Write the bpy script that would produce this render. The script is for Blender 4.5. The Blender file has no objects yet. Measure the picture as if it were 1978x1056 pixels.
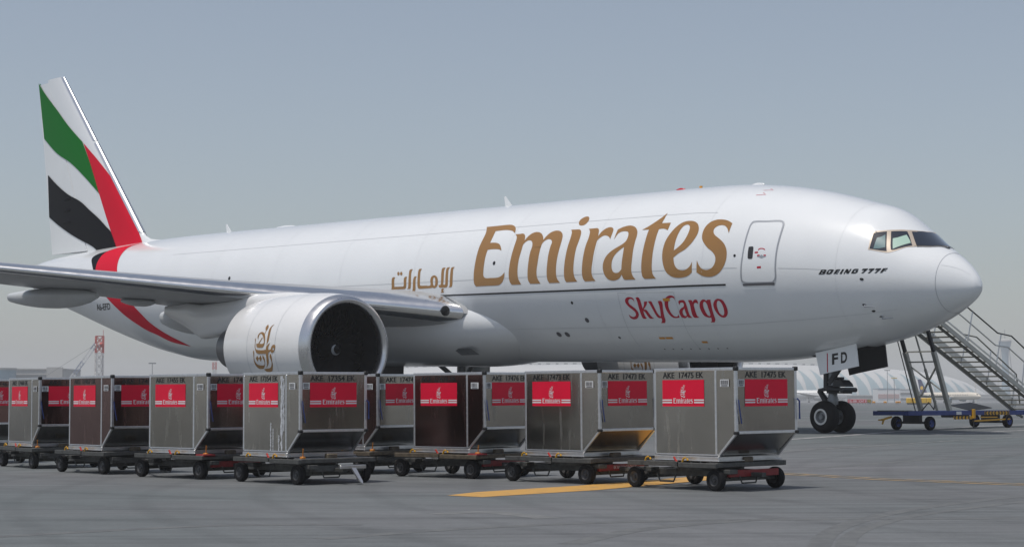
import bpy, bmesh, math, random
import numpy as np
from mathutils import Matrix, Vector
random.seed(7)
R = math.radians
SC = bpy.context.scene
COL = SC.collection
# ------------------------------------------------------------------ camera
CAM_H = 1.56
PITCH = math.atan(248.0 / 3600.0)
cam = bpy.data.objects.new('camera', bpy.data.cameras.new('camera'))
COL.objects.link(cam)
cam.data.sensor_width = 36.0
cam.data.lens = 36.0 * 3600.0 / 1978.0
cam.data.clip_start = 0.5
cam.data.clip_end = 20000
cam.location = (0, 0, CAM_H)
cam.rotation_euler = (R(90) + PITCH, 0, 0)
SC.camera = cam
# ------------------------------------------------------------------ sky and sun
SUN = Vector((-0.23, -0.21, 0.95)).normalized()          # towards the sun: high, a little left and behind the camera
W = bpy.data.worlds.new('World'); SC.world = W; W.use_nodes = True
nt = W.node_tree; nt.nodes.clear()
sky = nt.nodes.new('ShaderNodeTexSky'); sky.sky_type = 'NISHITA'; sky.sun_disc = False
sky.sun_elevation = math.asin(SUN.z); sky.sun_rotation = math.atan2(SUN.x, SUN.y)
sky.air_density = 1.0; sky.dust_density = 1.6; sky.ozone_density = 1.0; sky.altitude = 10
hs = nt.nodes.new('ShaderNodeHueSaturation'); hs.inputs['Saturation'].default_value = 0.70
bgn = nt.nodes.new('ShaderNodeBackground'); bgn.inputs['Strength'].default_value = 0.100
wo = nt.nodes.new('ShaderNodeOutputWorld')
nt.links.new(sky.outputs[0], hs.inputs['Color']); nt.links.new(hs.outputs[0], bgn.inputs[0]); nt.links.new(bgn.outputs[0], wo.inputs[0])
sl = bpy.data.lights.new('sun', 'SUN'); sl.energy = 2.75; sl.angle = R(0.6); sl.color = (1.0, 0.95, 0.88)
so = bpy.data.objects.new('sun', sl); COL.objects.link(so)
so.rotation_euler = SUN.to_track_quat('Z', 'Y').to_euler()
SC.view_settings.view_transform = 'Standard'; SC.view_settings.look = 'None'
SC.view_settings.exposure = 0.0; SC.view_settings.gamma = 1.0; SC.view_settings.use_curve_mapping = False
SC.render.engine = 'CYCLES'; SC.cycles.use_denoising = True; SC.cycles.max_bounces = 8; SC.cycles.volume_bounces = 1
# ------------------------------------------------------------------ small maths
def pchip(xs, ys):
    xs = np.array(xs, float); ys = np.array(ys, float); h = np.diff(xs); m = np.diff(ys) / h; d = np.zeros(len(xs))
    for i in range(1, len(xs) - 1):
        if m[i-1] * m[i] > 0:
            w1 = 2*h[i] + h[i-1]; w2 = h[i] + 2*h[i-1]; d[i] = (w1 + w2) / (w1/m[i-1] + w2/m[i])
    d[0] = m[0]; d[-1] = m[-1]
    def f(x):
        x = np.clip(np.asarray(x, float), xs[0], xs[-1]); i = np.clip(np.searchsorted(xs, x, side='right') - 1, 0, len(xs) - 2)
        t = (x - xs[i]) / h[i]
        return ((1+2*t)*(1-t)**2)*ys[i] + t*(1-t)**2*h[i]*d[i] + t*t*(3-2*t)*ys[i+1] + t*t*(t-1)*h[i]*d[i+1]
    return f
# the apron rises gently towards the parked aircraft; its contours run along the aircraft
GU = (0.7508, 0.6605)
gprof = pchip([-300, -80, 0, 20.5, 24.9, 30, 48.9, 60, 150, 743, 4000], [-.9, -.35, -.1, 0, .03, .11, .536, .66, .8, 1.16, 1.3])
def ground(x, y): return float(gprof(GU[0]*x + GU[1]*y))
def ground_matrix(x, y, yaw, dz=0.0):
    u = GU[0]*x + GU[1]*y; g = float(gprof(u + .5) - gprof(u - .5))
    n = Vector((-g*GU[0], -g*GU[1], 1)).normalized()
    fx = Vector((math.cos(yaw), math.sin(yaw), 0)); fx = (fx - n*fx.dot(n)).normalized(); fy = n.cross(fx)
    m = Matrix((fx, fy, n)).transposed().to_4x4(); m.translation = Vector((x, y, ground(x, y))) + n*dz
    return m
# ------------------------------------------------------------------ materials
MATS = {}
def mat(name, col, rough=.5, metal=0., var=0., vs=1.5, bump=0., bs=40., coat=0., rvar=0., stretch=None, spec=.5, det=6, world=False, crough=.06, scratch=0.):
    m = bpy.data.materials.new(name); m.use_nodes = True; nt = m.node_tree; b = nt.nodes['Principled BSDF']
    b.inputs['Base Color'].default_value = (*col, 1); b.inputs['Roughness'].default_value = rough; b.inputs['Metallic'].default_value = metal
    b.inputs['Coat Weight'].default_value = coat; b.inputs['Coat Roughness'].default_value = crough; b.inputs['Specular IOR Level'].default_value = spec
    tc = nt.nodes.new('ShaderNodeTexCoord'); src = nt.nodes.new('ShaderNodeNewGeometry').outputs['Position'] if world else tc.outputs['Object']
    if stretch:
        mp = nt.nodes.new('ShaderNodeMapping'); mp.inputs['Scale'].default_value = stretch; nt.links.new(src, mp.inputs[0]); src = mp.outputs[0]
    if var or rvar:
        n = nt.nodes.new('ShaderNodeTexNoise'); n.inputs['Scale'].default_value = vs; n.inputs['Detail'].default_value = det; n.inputs['Roughness'].default_value = .6
        nt.links.new(src, n.inputs['Vector'])
        if var:
            mr = nt.nodes.new('ShaderNodeMapRange'); mr.inputs['From Min'].default_value = .25; mr.inputs['From Max'].default_value = .75
            mr.inputs['To Min'].default_value = 1 - var; mr.inputs['To Max'].default_value = 1 + var
            nt.links.new(n.outputs['Fac'], mr.inputs['Value'])
            mx = nt.nodes.new('ShaderNodeVectorMath'); mx.operation = 'SCALE'; mx.inputs[0].default_value = col
            nt.links.new(mr.outputs[0], mx.inputs['Scale']); nt.links.new(mx.outputs[0], b.inputs['Base Color'])
        if rvar:
            mr = nt.nodes.new('ShaderNodeMapRange'); mr.inputs['From Min'].default_value = .3; mr.inputs['From Max'].default_value = .7
            mr.inputs['To Min'].default_value = max(.02, rough - rvar); mr.inputs['To Max'].default_value = rough + rvar
            nt.links.new(n.outputs['Fac'], mr.inputs['Value']); nt.links.new(mr.outputs[0], b.inputs['Roughness'])
    if bump:
        n2 = nt.nodes.new('ShaderNodeTexNoise'); n2.inputs['Scale'].default_value = bs; n2.inputs['Detail'].default_value = 4
        nt.links.new(src, n2.inputs['Vector'])
        bp = nt.nodes.new('ShaderNodeBump'); bp.inputs['Strength'].default_value = bump; bp.inputs['Distance'].default_value = .02
        nt.links.new(n2.outputs['Fac'], bp.inputs['Height']); nt.links.new(bp.outputs[0], b.inputs['Normal'])
    if scratch:                                                  # scuffs: thin bright streaks that roughen the metal
        mp2 = nt.nodes.new('ShaderNodeMapping'); mp2.inputs['Scale'].default_value = (9, 9, 1.2); nt.links.new(nt.nodes.new('ShaderNodeNewGeometry').outputs['Position'], mp2.inputs[0])
        n3 = nt.nodes.new('ShaderNodeTexNoise'); n3.inputs['Scale'].default_value = 1.0; n3.inputs['Detail'].default_value = 5; nt.links.new(mp2.outputs[0], n3.inputs['Vector'])
        mr3 = nt.nodes.new('ShaderNodeMapRange'); mr3.inputs['From Min'].default_value = .55; mr3.inputs['From Max'].default_value = .75; mr3.inputs['To Min'].default_value = rough; mr3.inputs['To Max'].default_value = rough + scratch
        nt.links.new(n3.outputs['Fac'], mr3.inputs['Value']); nt.links.new(mr3.outputs[0], b.inputs['Roughness'])
    MATS[name] = m
    return m
mat('aircraft_white', (.78, .80, .815), .22, var=.025, vs=.6, coat=.6, bump=.012, bs=1.3, crough=.14)
mat('nacelle_white', (.80, .80, .80), .25, var=.03, vs=.8, coat=.5, crough=.12)
mat('wing_grey', (.36, .37, .38), .38, var=.10, vs=.8, stretch=(.3, 1, 1))
mat('fairing_grey', (.55, .57, .58), .35, var=.06, vs=1.2)
mat('polished_metal', (.80, .80, .80), .22, metal=1, rvar=.05, vs=3)
mat('lip_metal', (.66, .66, .67), .30, metal=1, rvar=.05, vs=4)
mat('dark_metal', (.16, .16, .17), .4, metal=.8, var=.15)
mat('fan_metal', (.16, .16, .17), .28, metal=.9)
mat('duct', (.014, .014, .016), .6, spec=.2)
mat('spinner_black', (.006, .006, .007), .5, spec=.2)
mat('gold', (.35, .178, .05), .32, metal=.15, var=.05, vs=.6, coat=.3)
mat('decal_red', (.48, .006, .03), .4, spec=.35)
mat('tail_red', (.62, .004, .028), .5, spec=.06)
mat('tail_green', (.002, .155, .014), .5, spec=.06)
mat('tail_black', (.003, .003, .005), .5, spec=.06)
mat('ink', (.008, .008, .009), .4)
mat('seam', (.50, .52, .54), .5)
mat('joint', (.66, .68, .70), .45)
mat('trim_grey', (.38, .40, .43), .35, metal=.3)
mat('port_grey', (.10, .10, .11), .5)
mat('window_glass', (.012, .018, .03), .04, coat=1)
mat('window_frame', (.52, .44, .36), .4, metal=.2)
mat('shade_pale', (.42, .60, .50), .25, coat=1)
mat('shade_dim', (.10, .20, .21), .25, coat=1)
mat('gear_grey', (.22, .23, .24), .4, metal=.4, var=.2, vs=6)
mat('gear_dark', (.035, .036, .04), .5, metal=.3)
mat('bay_dark', (.02, .02, .02), .8)
mat('tyre', (.009, .009, .010), .8, var=.3, vs=8, bump=.2, bs=60, spec=.25)
mat('rim_white', (.62, .62, .60), .4)
mat('amber', (.70, .30, .02), .4)
mat('red_lens', (.5, .01, .02), .25)
for nm, c in (('alu_plain', (.44, .415, .375)), ('alu_dull', (.29, .27, .245)), ('alu_brown_reflection', (.19, .115, .105)), ('alu_warm', (.35, .33, .295))):  # the brown skin is a reflection put into the base colour
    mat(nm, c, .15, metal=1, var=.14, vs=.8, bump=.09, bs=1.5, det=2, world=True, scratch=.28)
mat('alu_frame', (.70, .71, .73), .33, metal=.9, var=.12, vs=9)
mat('alu_base', (.60, .60, .60), .38, metal=.9, var=.15, vs=7)
mat('slope_alu', (.42, .41, .38), .22, metal=1, var=.08, vs=2, bump=.04, bs=3)
mat('slope_orange_glow', (.48, .37, .24), .25, metal=1, var=.08, vs=2)  # orange glow on one container's slope, put into its base colour
mat('black_plastic', (.012, .012, .013), .5)
mat('sticker_red', (.76, .004, .04), .45, spec=.25, var=.10, vs=1.3, world=True)
mat('sticker_white', (.78, .72, .74), .4)
mat('label_paper', (.42, .45, .50), .5)
mat('label_edge', (.70, .71, .72), .5)
mat('strap_blue', (.018, .045, .20), .6)
mat('peeled', (.62, .63, .65), .6, metal=.5, var=.4, vs=25)
mat('dolly_steel', (.085, .086, .082), .55, metal=.3, var=.45, vs=9, bump=.3, bs=30)
mat('dolly_deck', (.17, .17, .165), .5, metal=.5, var=.4, vs=7, bump=.2, bs=40)
mat('dolly_rust', (.13, .105, .075), .6, metal=.3, var=.5, vs=10)
mat('dolly_red', (.24, .018, .02), .5, var=.3, vs=8)
mat('drawbar_silver', (.36, .36, .36), .4, metal=.9, var=.2, vs=9)
mat('yellow_paint', (.62, .33, .02), .45, var=.15, vs=10)
mat('orange_paint', (.55, .20, .02), .45, var=.15, vs=10)
mat('pin_red', (.42, .03, .02), .45)
mat('stair_grey', (.47, .47, .43), .45, metal=.3, var=.12, vs=4)
mat('rim_dark', (.07, .07, .072), .5, metal=.3)
mat('stair_dark', (.16, .16, .14), .55, var=.2, vs=5)
mat('stair_alu', (.62, .62, .60), .35, metal=.8, var=.1, vs=5)
mat('chassis_blue', (.016, .04, .20), .4, var=.2, vs=5)
mat('roof_panel', (.54, .545, .54), .5, var=.03, vs=.05)
mat('leaf_glass', (.25, .35, .385), .35)
mat('far_concrete', (.42, .41, .39), .7, var=.1, vs=.2)
mat('far_dark', (.14, .15, .16), .6)
mat('far_glass', (.22, .32, .38), .25)
mat('far_white', (.74, .74, .73), .4)
mat('far_cream', (.70, .64, .54), .4)
mat('jib_blue', (.30, .33, .42), .5)
mat('far_navy', (.012, .018, .10), .4)
mat('far_red', (.52, .03, .03), .5)
mat('far_pink', (.46, .30, .28), .6)
mat('mast_red', (.50, .07, .05), .5)
mat('mast_white', (.66, .64, .62), .5)
mat('sign_red', (.50, .015, .03), .5)
mat('sign_yellow', (.72, .43, .0), .45)
mat('sign_olive', (.09, .10, .05), .5)
def paint(name, col, wear):
    m = bpy.data.materials.new(name); m.use_nodes = True; nt = m.node_tree; b = nt.nodes['Principled BSDF']; b.inputs['Roughness'].default_value = .7
    geo = nt.nodes.new('ShaderNodeNewGeometry'); n = nt.nodes.new('ShaderNodeTexNoise'); n.inputs['Scale'].default_value = 3.0; n.inputs['Detail'].default_value = 9; n.inputs['Roughness'].default_value = .7
    nt.links.new(geo.outputs['Position'], n.inputs['Vector'])
    cr = nt.nodes.new('ShaderNodeValToRGB'); cr.color_ramp.elements[0].position = wear - .12; cr.color_ramp.elements[1].position = wear + .10
    cr.color_ramp.elements[0].color = (.135, .14, .138, 1); cr.color_ramp.elements[1].color = (*col, 1)
    nt.links.new(n.outputs['Fac'], cr.inputs[0]); nt.links.new(cr.outputs[0], b.inputs['Base Color']); MATS[name] = m
paint('line_yellow', (.52, .29, .07), .36); paint('line_yellow_worn', (.42, .28, .12), .50); paint('line_white', (.42, .41, .41), .46); paint('line_pale', (.27, .27, .265), .52)
paint('mark_dark', (.098, .102, .104), .50); paint('mark_light', (.185, .187, .185), .54)
def apron_material():
    m = bpy.data.materials.new('apron_asphalt'); m.use_nodes = True; nt = m.node_tree; b = nt.nodes['Principled BSDF']; L = nt.links
    geo = nt.nodes.new('ShaderNodeNewGeometry')
    def noise(scale, detail=6, rough=.6, st=None, rot=0):
        mp = nt.nodes.new('ShaderNodeMapping'); mp.inputs['Scale'].default_value = st or (1, 1, 1); mp.inputs['Rotation'].default_value = (0, 0, rot)
        L.new(geo.outputs['Position'], mp.inputs[0])
        n = nt.nodes.new('ShaderNodeTexNoise'); n.inputs['Scale'].default_value = scale; n.inputs['Detail'].default_value = detail; n.inputs['Roughness'].default_value = rough
        L.new(mp.outputs[0], n.inputs['Vector']); return n.outputs['Fac']
    def ramp(fac, a, b_, lo, hi):
        mr = nt.nodes.new('ShaderNodeMapRange'); mr.inputs['From Min'].default_value = a; mr.inputs['From Max'].default_value = b_; mr.inputs['To Min'].default_value = lo; mr.inputs['To Max'].default_value = hi
        L.new(fac, mr.inputs['Value']); return mr.outputs[0]
    def mul(a, c):
        n = nt.nodes.new('ShaderNodeMath'); n.operation = 'MULTIPLY'; L.new(a, n.inputs[0]); L.new(c, n.inputs[1]); return n.outputs[0]
    f = mul(ramp(noise(.06, 5), .3, .7, .86, 1.14), ramp(noise(.5, 8, .7), .3, .7, .90, 1.10))
    f = mul(f, ramp(noise(60, 3), .3, .7, .86, 1.14))
    f = mul(f, ramp(noise(9, 5), .3, .7, .93, 1.07))
    # rubber and scuff streaks in three driving directions
    f = mul(f, ramp(noise(1.0, 5, .6, (.05, 2.4, 1), R(-9)), .50, .70, 1.0, .76))
    f = mul(f, ramp(noise(1.0, 5, .6, (.04, 3.2, 1), R(17)), .56, .74, 1.0, 1.32))
    f = mul(f, ramp(noise(1.0, 4, .6, (.05, 1.5, 1), R(48)), .52, .72, 1.0, .80))
    # tyre arcs
    for cx, cy, sc, lo in ((26, 36, 3.2, .90), (-18, 14, 2.2, .93), (9, 52, 2.6, .93)):
        mp = nt.nodes.new('ShaderNodeMapping'); mp.inputs['Location'].default_value = (-cx, -cy, 0); L.new(geo.outputs['Position'], mp.inputs[0])
        wv = nt.nodes.new('ShaderNodeTexWave'); wv.wave_type = 'RINGS'; wv.rings_direction = 'Z'; wv.inputs['Scale'].default_value = sc * .05; wv.inputs['Distortion'].default_value = 2.5; wv.inputs['Detail'].default_value = 3; wv.inputs['Detail Scale'].default_value = .35
        L.new(mp.outputs[0], wv.inputs['Vector']); f = mul(f, ramp(wv.outputs['Fac'], .86, .99, 1.0, lo))
    mixc = nt.nodes.new('ShaderNodeMix'); mixc.data_type = 'RGBA'; mixc.inputs['A'].default_value = (.120, .137, .140, 1); mixc.inputs['B'].default_value = (.152, .153, .160, 1)
    L.new(ramp(noise(.035, 4), .38, .62, 0, 1), mixc.inputs['Factor'])
    sc = nt.nodes.new('ShaderNodeVectorMath'); sc.operation = 'SCALE'; L.new(mixc.outputs['Result'], sc.inputs[0]); L.new(f, sc.inputs['Scale']); L.new(sc.outputs[0], b.inputs['Base Color'])
    b.inputs['Roughness'].default_value = .78; b.inputs['Specular IOR Level'].default_value = .35
    bp = nt.nodes.new('ShaderNodeBump'); bp.inputs['Strength'].default_value = .35; bp.inputs['Distance'].default_value = .01; L.new(noise(45, 4), bp.inputs['Height']); L.new(bp.outputs[0], b.inputs['Normal'])
    MATS['apron_asphalt'] = m
apron_material()
# ------------------------------------------------------------------ mesh helpers
class MB:
    def __init__(s): s.v = []; s.f = []
    def add(s, vs, fs):
        o = len(s.v); s.v += [tuple(map(float, p)) for p in vs]; s.f += [tuple(i + o for i in f) for f in fs]; return s
    def box(s, c, d, rot=None, bev=0.0):
        x, y, z = [v / 2 for v in d]
        if bev:
            b = min(bev, min(x, y, z) * .45); vs = []
            bm = bmesh.new(); bmesh.ops.create_cube(bm, size=1); bmesh.ops.scale(bm, vec=(d[0], d[1], d[2]), verts=bm.verts)
            bmesh.ops.bevel(bm, geom=bm.edges[:], offset=b, segments=1, affect='EDGES'); bm.verts.index_update()
            vs = [v.co.copy() for v in bm.verts]; fs = [[v.index for v in f.verts] for f in bm.faces]; bm.free()
        else:
            vs = [Vector((a*x, b*y, e*z)) for a in (-1, 1) for b in (-1, 1) for e in (-1, 1)]
            fs = [(0, 1, 3, 2), (4, 6, 7, 5), (0, 4, 5, 1), (2, 3, 7, 6), (0, 2, 6, 4), (1, 5, 7, 3)]
        if rot is not None: vs = [rot @ v for v in vs]
        return s.add([v + Vector(c) for v in vs], fs)
    def bar(s, a, b, w, h, up=(0, 0, 1), bev=0.0):      # rectangular bar from a to b
        a, b = Vector(a), Vector(b); d = (b - a); L = d.length; d.normalize(); u = Vector(up)
        if abs(d.dot(u)) > .98: u = Vector((1, 0, 0))
        sd = d.cross(u).normalized(); u2 = sd.cross(d)
        m = Matrix((d, sd, u2)).transposed()
        return s.box((a + b) / 2, (L, w, h), m, bev)
    def tube(s, pts, r, n=8, caps=True):
        pts = [Vector(p) for p in pts]; rr = r if isinstance(r, (list, tuple)) else [r] * len(pts); rings = []
        ref = None
        for i, p in enumerate(pts):
            d = (pts[min(i+1, len(pts)-1)] - pts[max(i-1, 0)]).normalized()
            if ref is None: ref = Vector((0, 0, 1)) if abs(d.z) < .9 else Vector((1, 0, 0))
            a = d.cross(ref).normalized(); b = a.cross(d)
            rings.append([p + (a*math.cos(2*math.pi*k/n) + b*math.sin(2*math.pi*k/n)) * rr[i] for k in range(n)])
        return s.loft(rings, caps)
    def loft(s, rings, caps=True, closed=True):
        n = len(rings[0]); vs = [p for r in rings for p in r]; fs = []
        for i in range(len(rings) - 1):
            for k in range(n if closed else n - 1):
                k2 = (k + 1) % n; fs.append((i*n + k, i*n + k2, (i+1)*n + k2, (i+1)*n + k))
        if caps: fs.append(tuple(range(n))[::-1]); fs.append(tuple((len(rings)-1)*n + k for k in range(n)))
        return s.add(vs, fs)
    def lathe(s, prof, axis_o, axis_d, n=32, caps=False):      # prof: (along, radius)
        o, d = Vector(axis_o), Vector(axis_d).normalized(); ref = Vector((0, 0, 1)) if abs(d.z) < .9 else Vector((1, 0, 0))
        a = d.cross(ref).normalized(); b = d.cross(a)
        return s.loft([[o + d*t + (a*math.cos(2*math.pi*k/n) + b*math.sin(2*math.pi*k/n))*r for k in range(n)] for t, r in prof], caps)
    def prism(s, poly, f0, f1):                                   # poly 2D -> f0(p), f1(p)
        n = len(poly); vs = [f0(p) for p in poly] + [f1(p) for p in poly]
        fs = [tuple(range(n))[::-1], tuple(range(n, 2*n))] + [(k, (k+1) % n, n + (k+1) % n, n + k) for k in range(n)]
        return s.add(vs, fs)
    def mesh(s, name, material, smooth=None):
        me = bpy.data.meshes.new(name); me.from_pydata(s.v, [], s.f); me.materials.append(MATS[material])
        bm = bmesh.new(); bm.from_mesh(me); bmesh.ops.recalc_face_normals(bm, faces=bm.faces); bm.to_mesh(me); bm.free()
        if smooth:
            me.polygons.foreach_set('use_smooth', [True] * len(me.polygons)); me.set_sharp_from_angle(angle=R(smooth))
        me.update(); return me
def obj(name, me, parent=None, loc=None, rot=None):
    o = bpy.data.objects.new(name, me); COL.objects.link(o)
    if parent is not None: o.parent = parent
    if loc is not None: o.location = loc
    if rot is not None: o.rotation_euler = rot
    return o
def part(name, mb, material, parent, smooth=None, label=None):
    o = obj(name, mb.mesh(name, material, smooth), parent)
    if label: o['label'] = label
    return o
def thing(name, label, cat, matrix=None, group=None):
    o = bpy.data.objects.new(name, None); COL.objects.link(o); o.empty_display_size = .5
    if matrix is not None: o.matrix_world = matrix
    o['label'] = label; o['category'] = cat
    if group: o['group'] = group
    return o
def tag(o, label, cat, group=None):
    o['label'] = label; o['category'] = cat
    if group: o['group'] = group
    return o
def struct(o): o['kind'] = 'structure'; return o
# flat artwork: outlines with smooth and corner (*) points -> filled mesh -> cut into strips -> laid on a surface
def outline(txt, n=4):
    P = []; C = []
    for w in txt.split():
        C.append(w.endswith('*')); a, b = w.rstrip('*').split(','); P.append(np.array((float(a)/1000, float(b)/1000)))
    N = len(P); out = []
    for i in range(N):
        p0, p1 = P[i], P[(i+1) % N]; L = np.linalg.norm(p1 - p0)
        def tan(j):
            t = P[(j+1) % N] - P[j-1]; q = np.linalg.norm(t); return t / q if q > 0 else t
        t0 = (p1 - p0) / (L + 1e-9) if C[i] else tan(i); t1 = (p1 - p0) / (L + 1e-9) if C[(i+1) % N] else tan((i+1) % N)
        for k in range(n):
            t = k / n; out.append((1+2*t)*(1-t)**2*p0 + t*(1-t)**2*L*t0 + t*t*(3-2*t)*p1 + t*t*(t-1)*L*t1)
        if C[i] and C[(i+1) % N]: out[-n:] = [p0]
    return out
def filled(loops):
    cu = bpy.data.curves.new('tmp', 'CURVE'); cu.dimensions = '2D'; cu.fill_mode = 'BOTH'
    for l in loops:
        sp = cu.splines.new('POLY'); sp.points.add(len(l) - 1); sp.use_cyclic_u = True
        for p, q in zip(sp.points, l): p.co = (q[0], q[1], 0, 1)
    o = bpy.data.objects.new('tmp', cu); me = o.to_mesh(); bm = bmesh.new(); bm.from_mesh(me); o.to_mesh_clear()
    bpy.data.objects.remove(o); bpy.data.curves.remove(cu)
    return bm
def text_bm(s, w, h, bold=.0):
    cu = bpy.data.curves.new('tmp', 'FONT'); cu.body = s; cu.offset = bold
    o = bpy.data.objects.new('tmp', cu); me = o.to_mesh(); bm = bmesh.new(); bm.from_mesh(me); o.to_mesh_clear(); bpy.data.objects.remove(o); bpy.data.curves.remove(cu)
    xs = [v.co.x for v in bm.verts]; ys = [v.co.y for v in bm.verts]; x0, x1, y0, y1 = min(xs), max(xs), min(ys), max(ys)
    for v in bm.verts: v.co = Vector(((v.co.x - x0) / (x1 - x0) * w, (v.co.y - y0) / (y1 - y0) * h, 0))
    return bm
def cut(bm, du=None, dv=None):
    for ax, d in ((0, du), (1, dv)):
        if not d: continue
        vals = [v.co[ax] for v in bm.verts]; k = math.ceil(min(vals) / d)
        while k * d < max(vals):
            co = [0, 0, 0]; no = [0, 0, 0]; co[ax] = k * d; no[ax] = 1
            bmesh.ops.bisect_plane(bm, geom=bm.verts[:] + bm.edges[:] + bm.faces[:], plane_co=co, plane_no=no); k += 1
    return bm
def lay(bms, f, name, material, parent, flip=False):
    me = bpy.data.meshes.new(name); b = bmesh.new()
    for x in bms:
        t = bpy.data.meshes.new('t'); x.to_mesh(t); b.from_mesh(t); bpy.data.meshes.remove(t); x.free()
    co = np.array([v.co[:2] for v in b.verts]).reshape(-1, 2); out = f(co[:, 0], co[:, 1])
    for v, p in zip(b.verts, out): v.co = p
    for fc in b.faces: fc.smooth = True
    b.normal_update(); b.to_mesh(me); b.free(); me.materials.append(MATS[material])
    return obj(name, me, parent)
def lathe_mesh(prof, d, n, material, name, smooth=40):
    m = MB(); m.lathe(prof, (0, 0, 0), d, n); return m.mesh(name, material, smooth)
# ------------------------------------------------------------------ ground
def build_ground():
    us = [-300, -80, -20] + [float(u) for u in np.arange(0, 66, .5)] + [80, 110, 150, 250, 450, 743, 1100, 1500, 1900]
    vs = [-1800, -1500, -600, -250, -120, -60, -20, 20, 60, 120, 250, 600, 1500, 1800]
    m = MB(); V = []
    for u in us:
        for v in vs: V.append((GU[0]*u - GU[1]*v, GU[1]*u + GU[0]*v, float(gprof(u))))
    n = len(vs); m.add(V, [(i*n + j, i*n + j + 1, (i+1)*n + j + 1, (i+1)*n + j) for i in range(len(us) - 1) for j in range(n - 1)])
    g = struct(obj('apron', m.mesh('apron', 'apron_asphalt', 60)))
    def strip(name, pts, w, material, lift=.005):
        m = MB(); P = []
        for i in range(len(pts) - 1):
            a, b = np.array(pts[i]), np.array(pts[i+1]); k = max(2, int(np.linalg.norm(b - a) / .8))
            P += [a + (b - a) * t / k for t in range(k)]
        P.append(np.array(pts[-1])); L = []
        for i, p in enumerate(P):
            d = P[min(i+1, len(P)-1)] - P[max(i-1, 0)]; d = d / np.linalg.norm(d); nrm = np.array((-d[1], d[0])) * w / 2
            for s in (-1, 1): q = p + s*nrm; L.append((q[0], q[1], ground(*q) + lift))
        m.add(L, [(2*i, 2*i+1, 2*i+3, 2*i+2) for i in range(len(P) - 1)]); return part(name, m, material, g)
    # bold yellow bar with a slanted end
    poly = [(-1.09, 31.46), (-.49, 30.9), (1.13, 32.56), (3.52, 36.1), (3.66, 37.75), (1.2, 34.56), (-.61, 32.66)]
    m = MB(); left = [(-1.09, 31.46), (-.61, 32.5), (1.2, 34.56), (3.66, 37.6), (4.2, 38.6)]; right = [(-1.02, 31.39), (-.49, 30.9), (1.5, 33.0), (4.1, 36.6), (4.65, 37.6)]
    L = []
    for a, b in zip(left, right):
        for q in (a, b): L.append((q[0], q[1], ground(*q) + .005))
    m.add(L, [(2*i, 2*i+1, 2*i+3, 2*i+2) for i in range(len(left) - 1)]); part('stand_line', m, 'line_yellow', g)
    for off in (0, .32): strip('taxi_line', [(4.9 - off*.6, 39.6 - off), (5.56 - off*.6, 38.58 - off), (7.08 - off*.6, 36.03 - off), (9.18 - off*.6, 33.59 - off), (12.5, 30.3 - off)], .13, 'line_yellow_worn', .006)
    strip('service_line', [(7.0, 54.8), (7.99, 55.99), (10.74, 59.36), (14.19, 64.82), (20.12, 73.52), (30, 88)], .32, 'line_white')
    strip('service_line', [(13.2, 58.6), (20.5, 66.4), (34, 81)], .25, 'line_white')
    strip('service_line', [(5.5, 47.5), (9.5, 50.5), (16, 56.5), (26, 66)], .16, 'line_pale')
    strip('service_line', [(8, 84), (60, 112)], .45, 'line_white'); strip('service_line', [(10, 100), (90, 150)], .5, 'line_white')
    strip('runway_edge_line', [(-200, 470), (700, 520)], 1.2, 'line_white')
    for k_, w_, p_ in [q for q in MARKS if q[0] == 'd' or q[1] > .3]: strip('tyre_mark' if k_ == 'd' else 'scuff_mark', spline(p_), w_, 'mark_dark' if k_ == 'd' else 'mark_light', .0018)
    return g
MARKS = [('d', 0.26, [(3.17, 19.66), (3.8, 22.55), (4.59, 24.81), (5.66, 26.95), (6.91, 28.75), (8.29, 30.35), (9.63, 31.37)]), ('d', 0.22, [(3.44, 19.64), (4.11, 22.53), (5.0, 24.78), (5.9, 26.34), (7.89, 28.91), (9.14, 29.79)]), ('l', 0.4, [(-1.09, 26.59), (-0.44, 27.02), (0.08, 26.4), (0.5, 25.6)]), ('l', 0.12, [(-2.44, 23.97), (-1.63, 25.73), (-0.67, 27.4), (0.15, 26.74), (1.14, 25.56)]), ('l', 0.12, [(-2.17, 37.58), (-1.61, 33.45), (-1.26, 30.59), (-0.86, 28.69)]), ('l', 0.1, [(0.42, 24.77), (1.55, 26.65), (3.22, 28.39), (5.8, 29.55), (8.36, 30.62)]), ('d', 0.3, [(-2.24, 22.06), (-0.58, 23.68), (2.14, 24.97), (6.87, 25.18)]), ('l', 0.12, [(-7.6, 27.85), (-6.65, 30.54), (-5.6, 31.23), (-4.2, 29.35), (-3.37, 28.47)]), ('l', 0.1, [(-7.11, 24.8), (-5.15, 27.08), (-2.63, 25.79)]), ('d', 0.28, [(-6.42, 22.42), (-3.95, 24.34), (-1.95, 24.51)]), ('l', 0.12, [(6.42, 42.92), (7.53, 44.56), (7.58, 39.7), (8.37, 37.36)]), ('l', 0.08, [(4.46, 30.42), (5.33, 29.18), (7.23, 30.39), (8.48, 31.03)]), ('d', 0.35, [(6.33, 40.1), (8.99, 42.71), (12.17, 44.5)]), ('d', 0.3, [(0.65, 21.15), (1.7, 23.54), (3.58, 25.4)])]
def spline(P):
    P = [np.array(p) for p in P]; P = [2*P[0] - P[1]] + P + [2*P[-1] - P[-2]]; o = []
    for i in range(1, len(P) - 2):
        for t in np.linspace(0, 1, 8, endpoint=False): o.append(.5*(2*P[i] + (P[i+1] - P[i-1])*t + (2*P[i-1] - 5*P[i] + 4*P[i+1] - P[i+2])*t*t + (3*P[i] - P[i-1] - 3*P[i+1] + P[i+2])*t**3))
    return o + [P[-2]]
build_ground()
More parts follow.
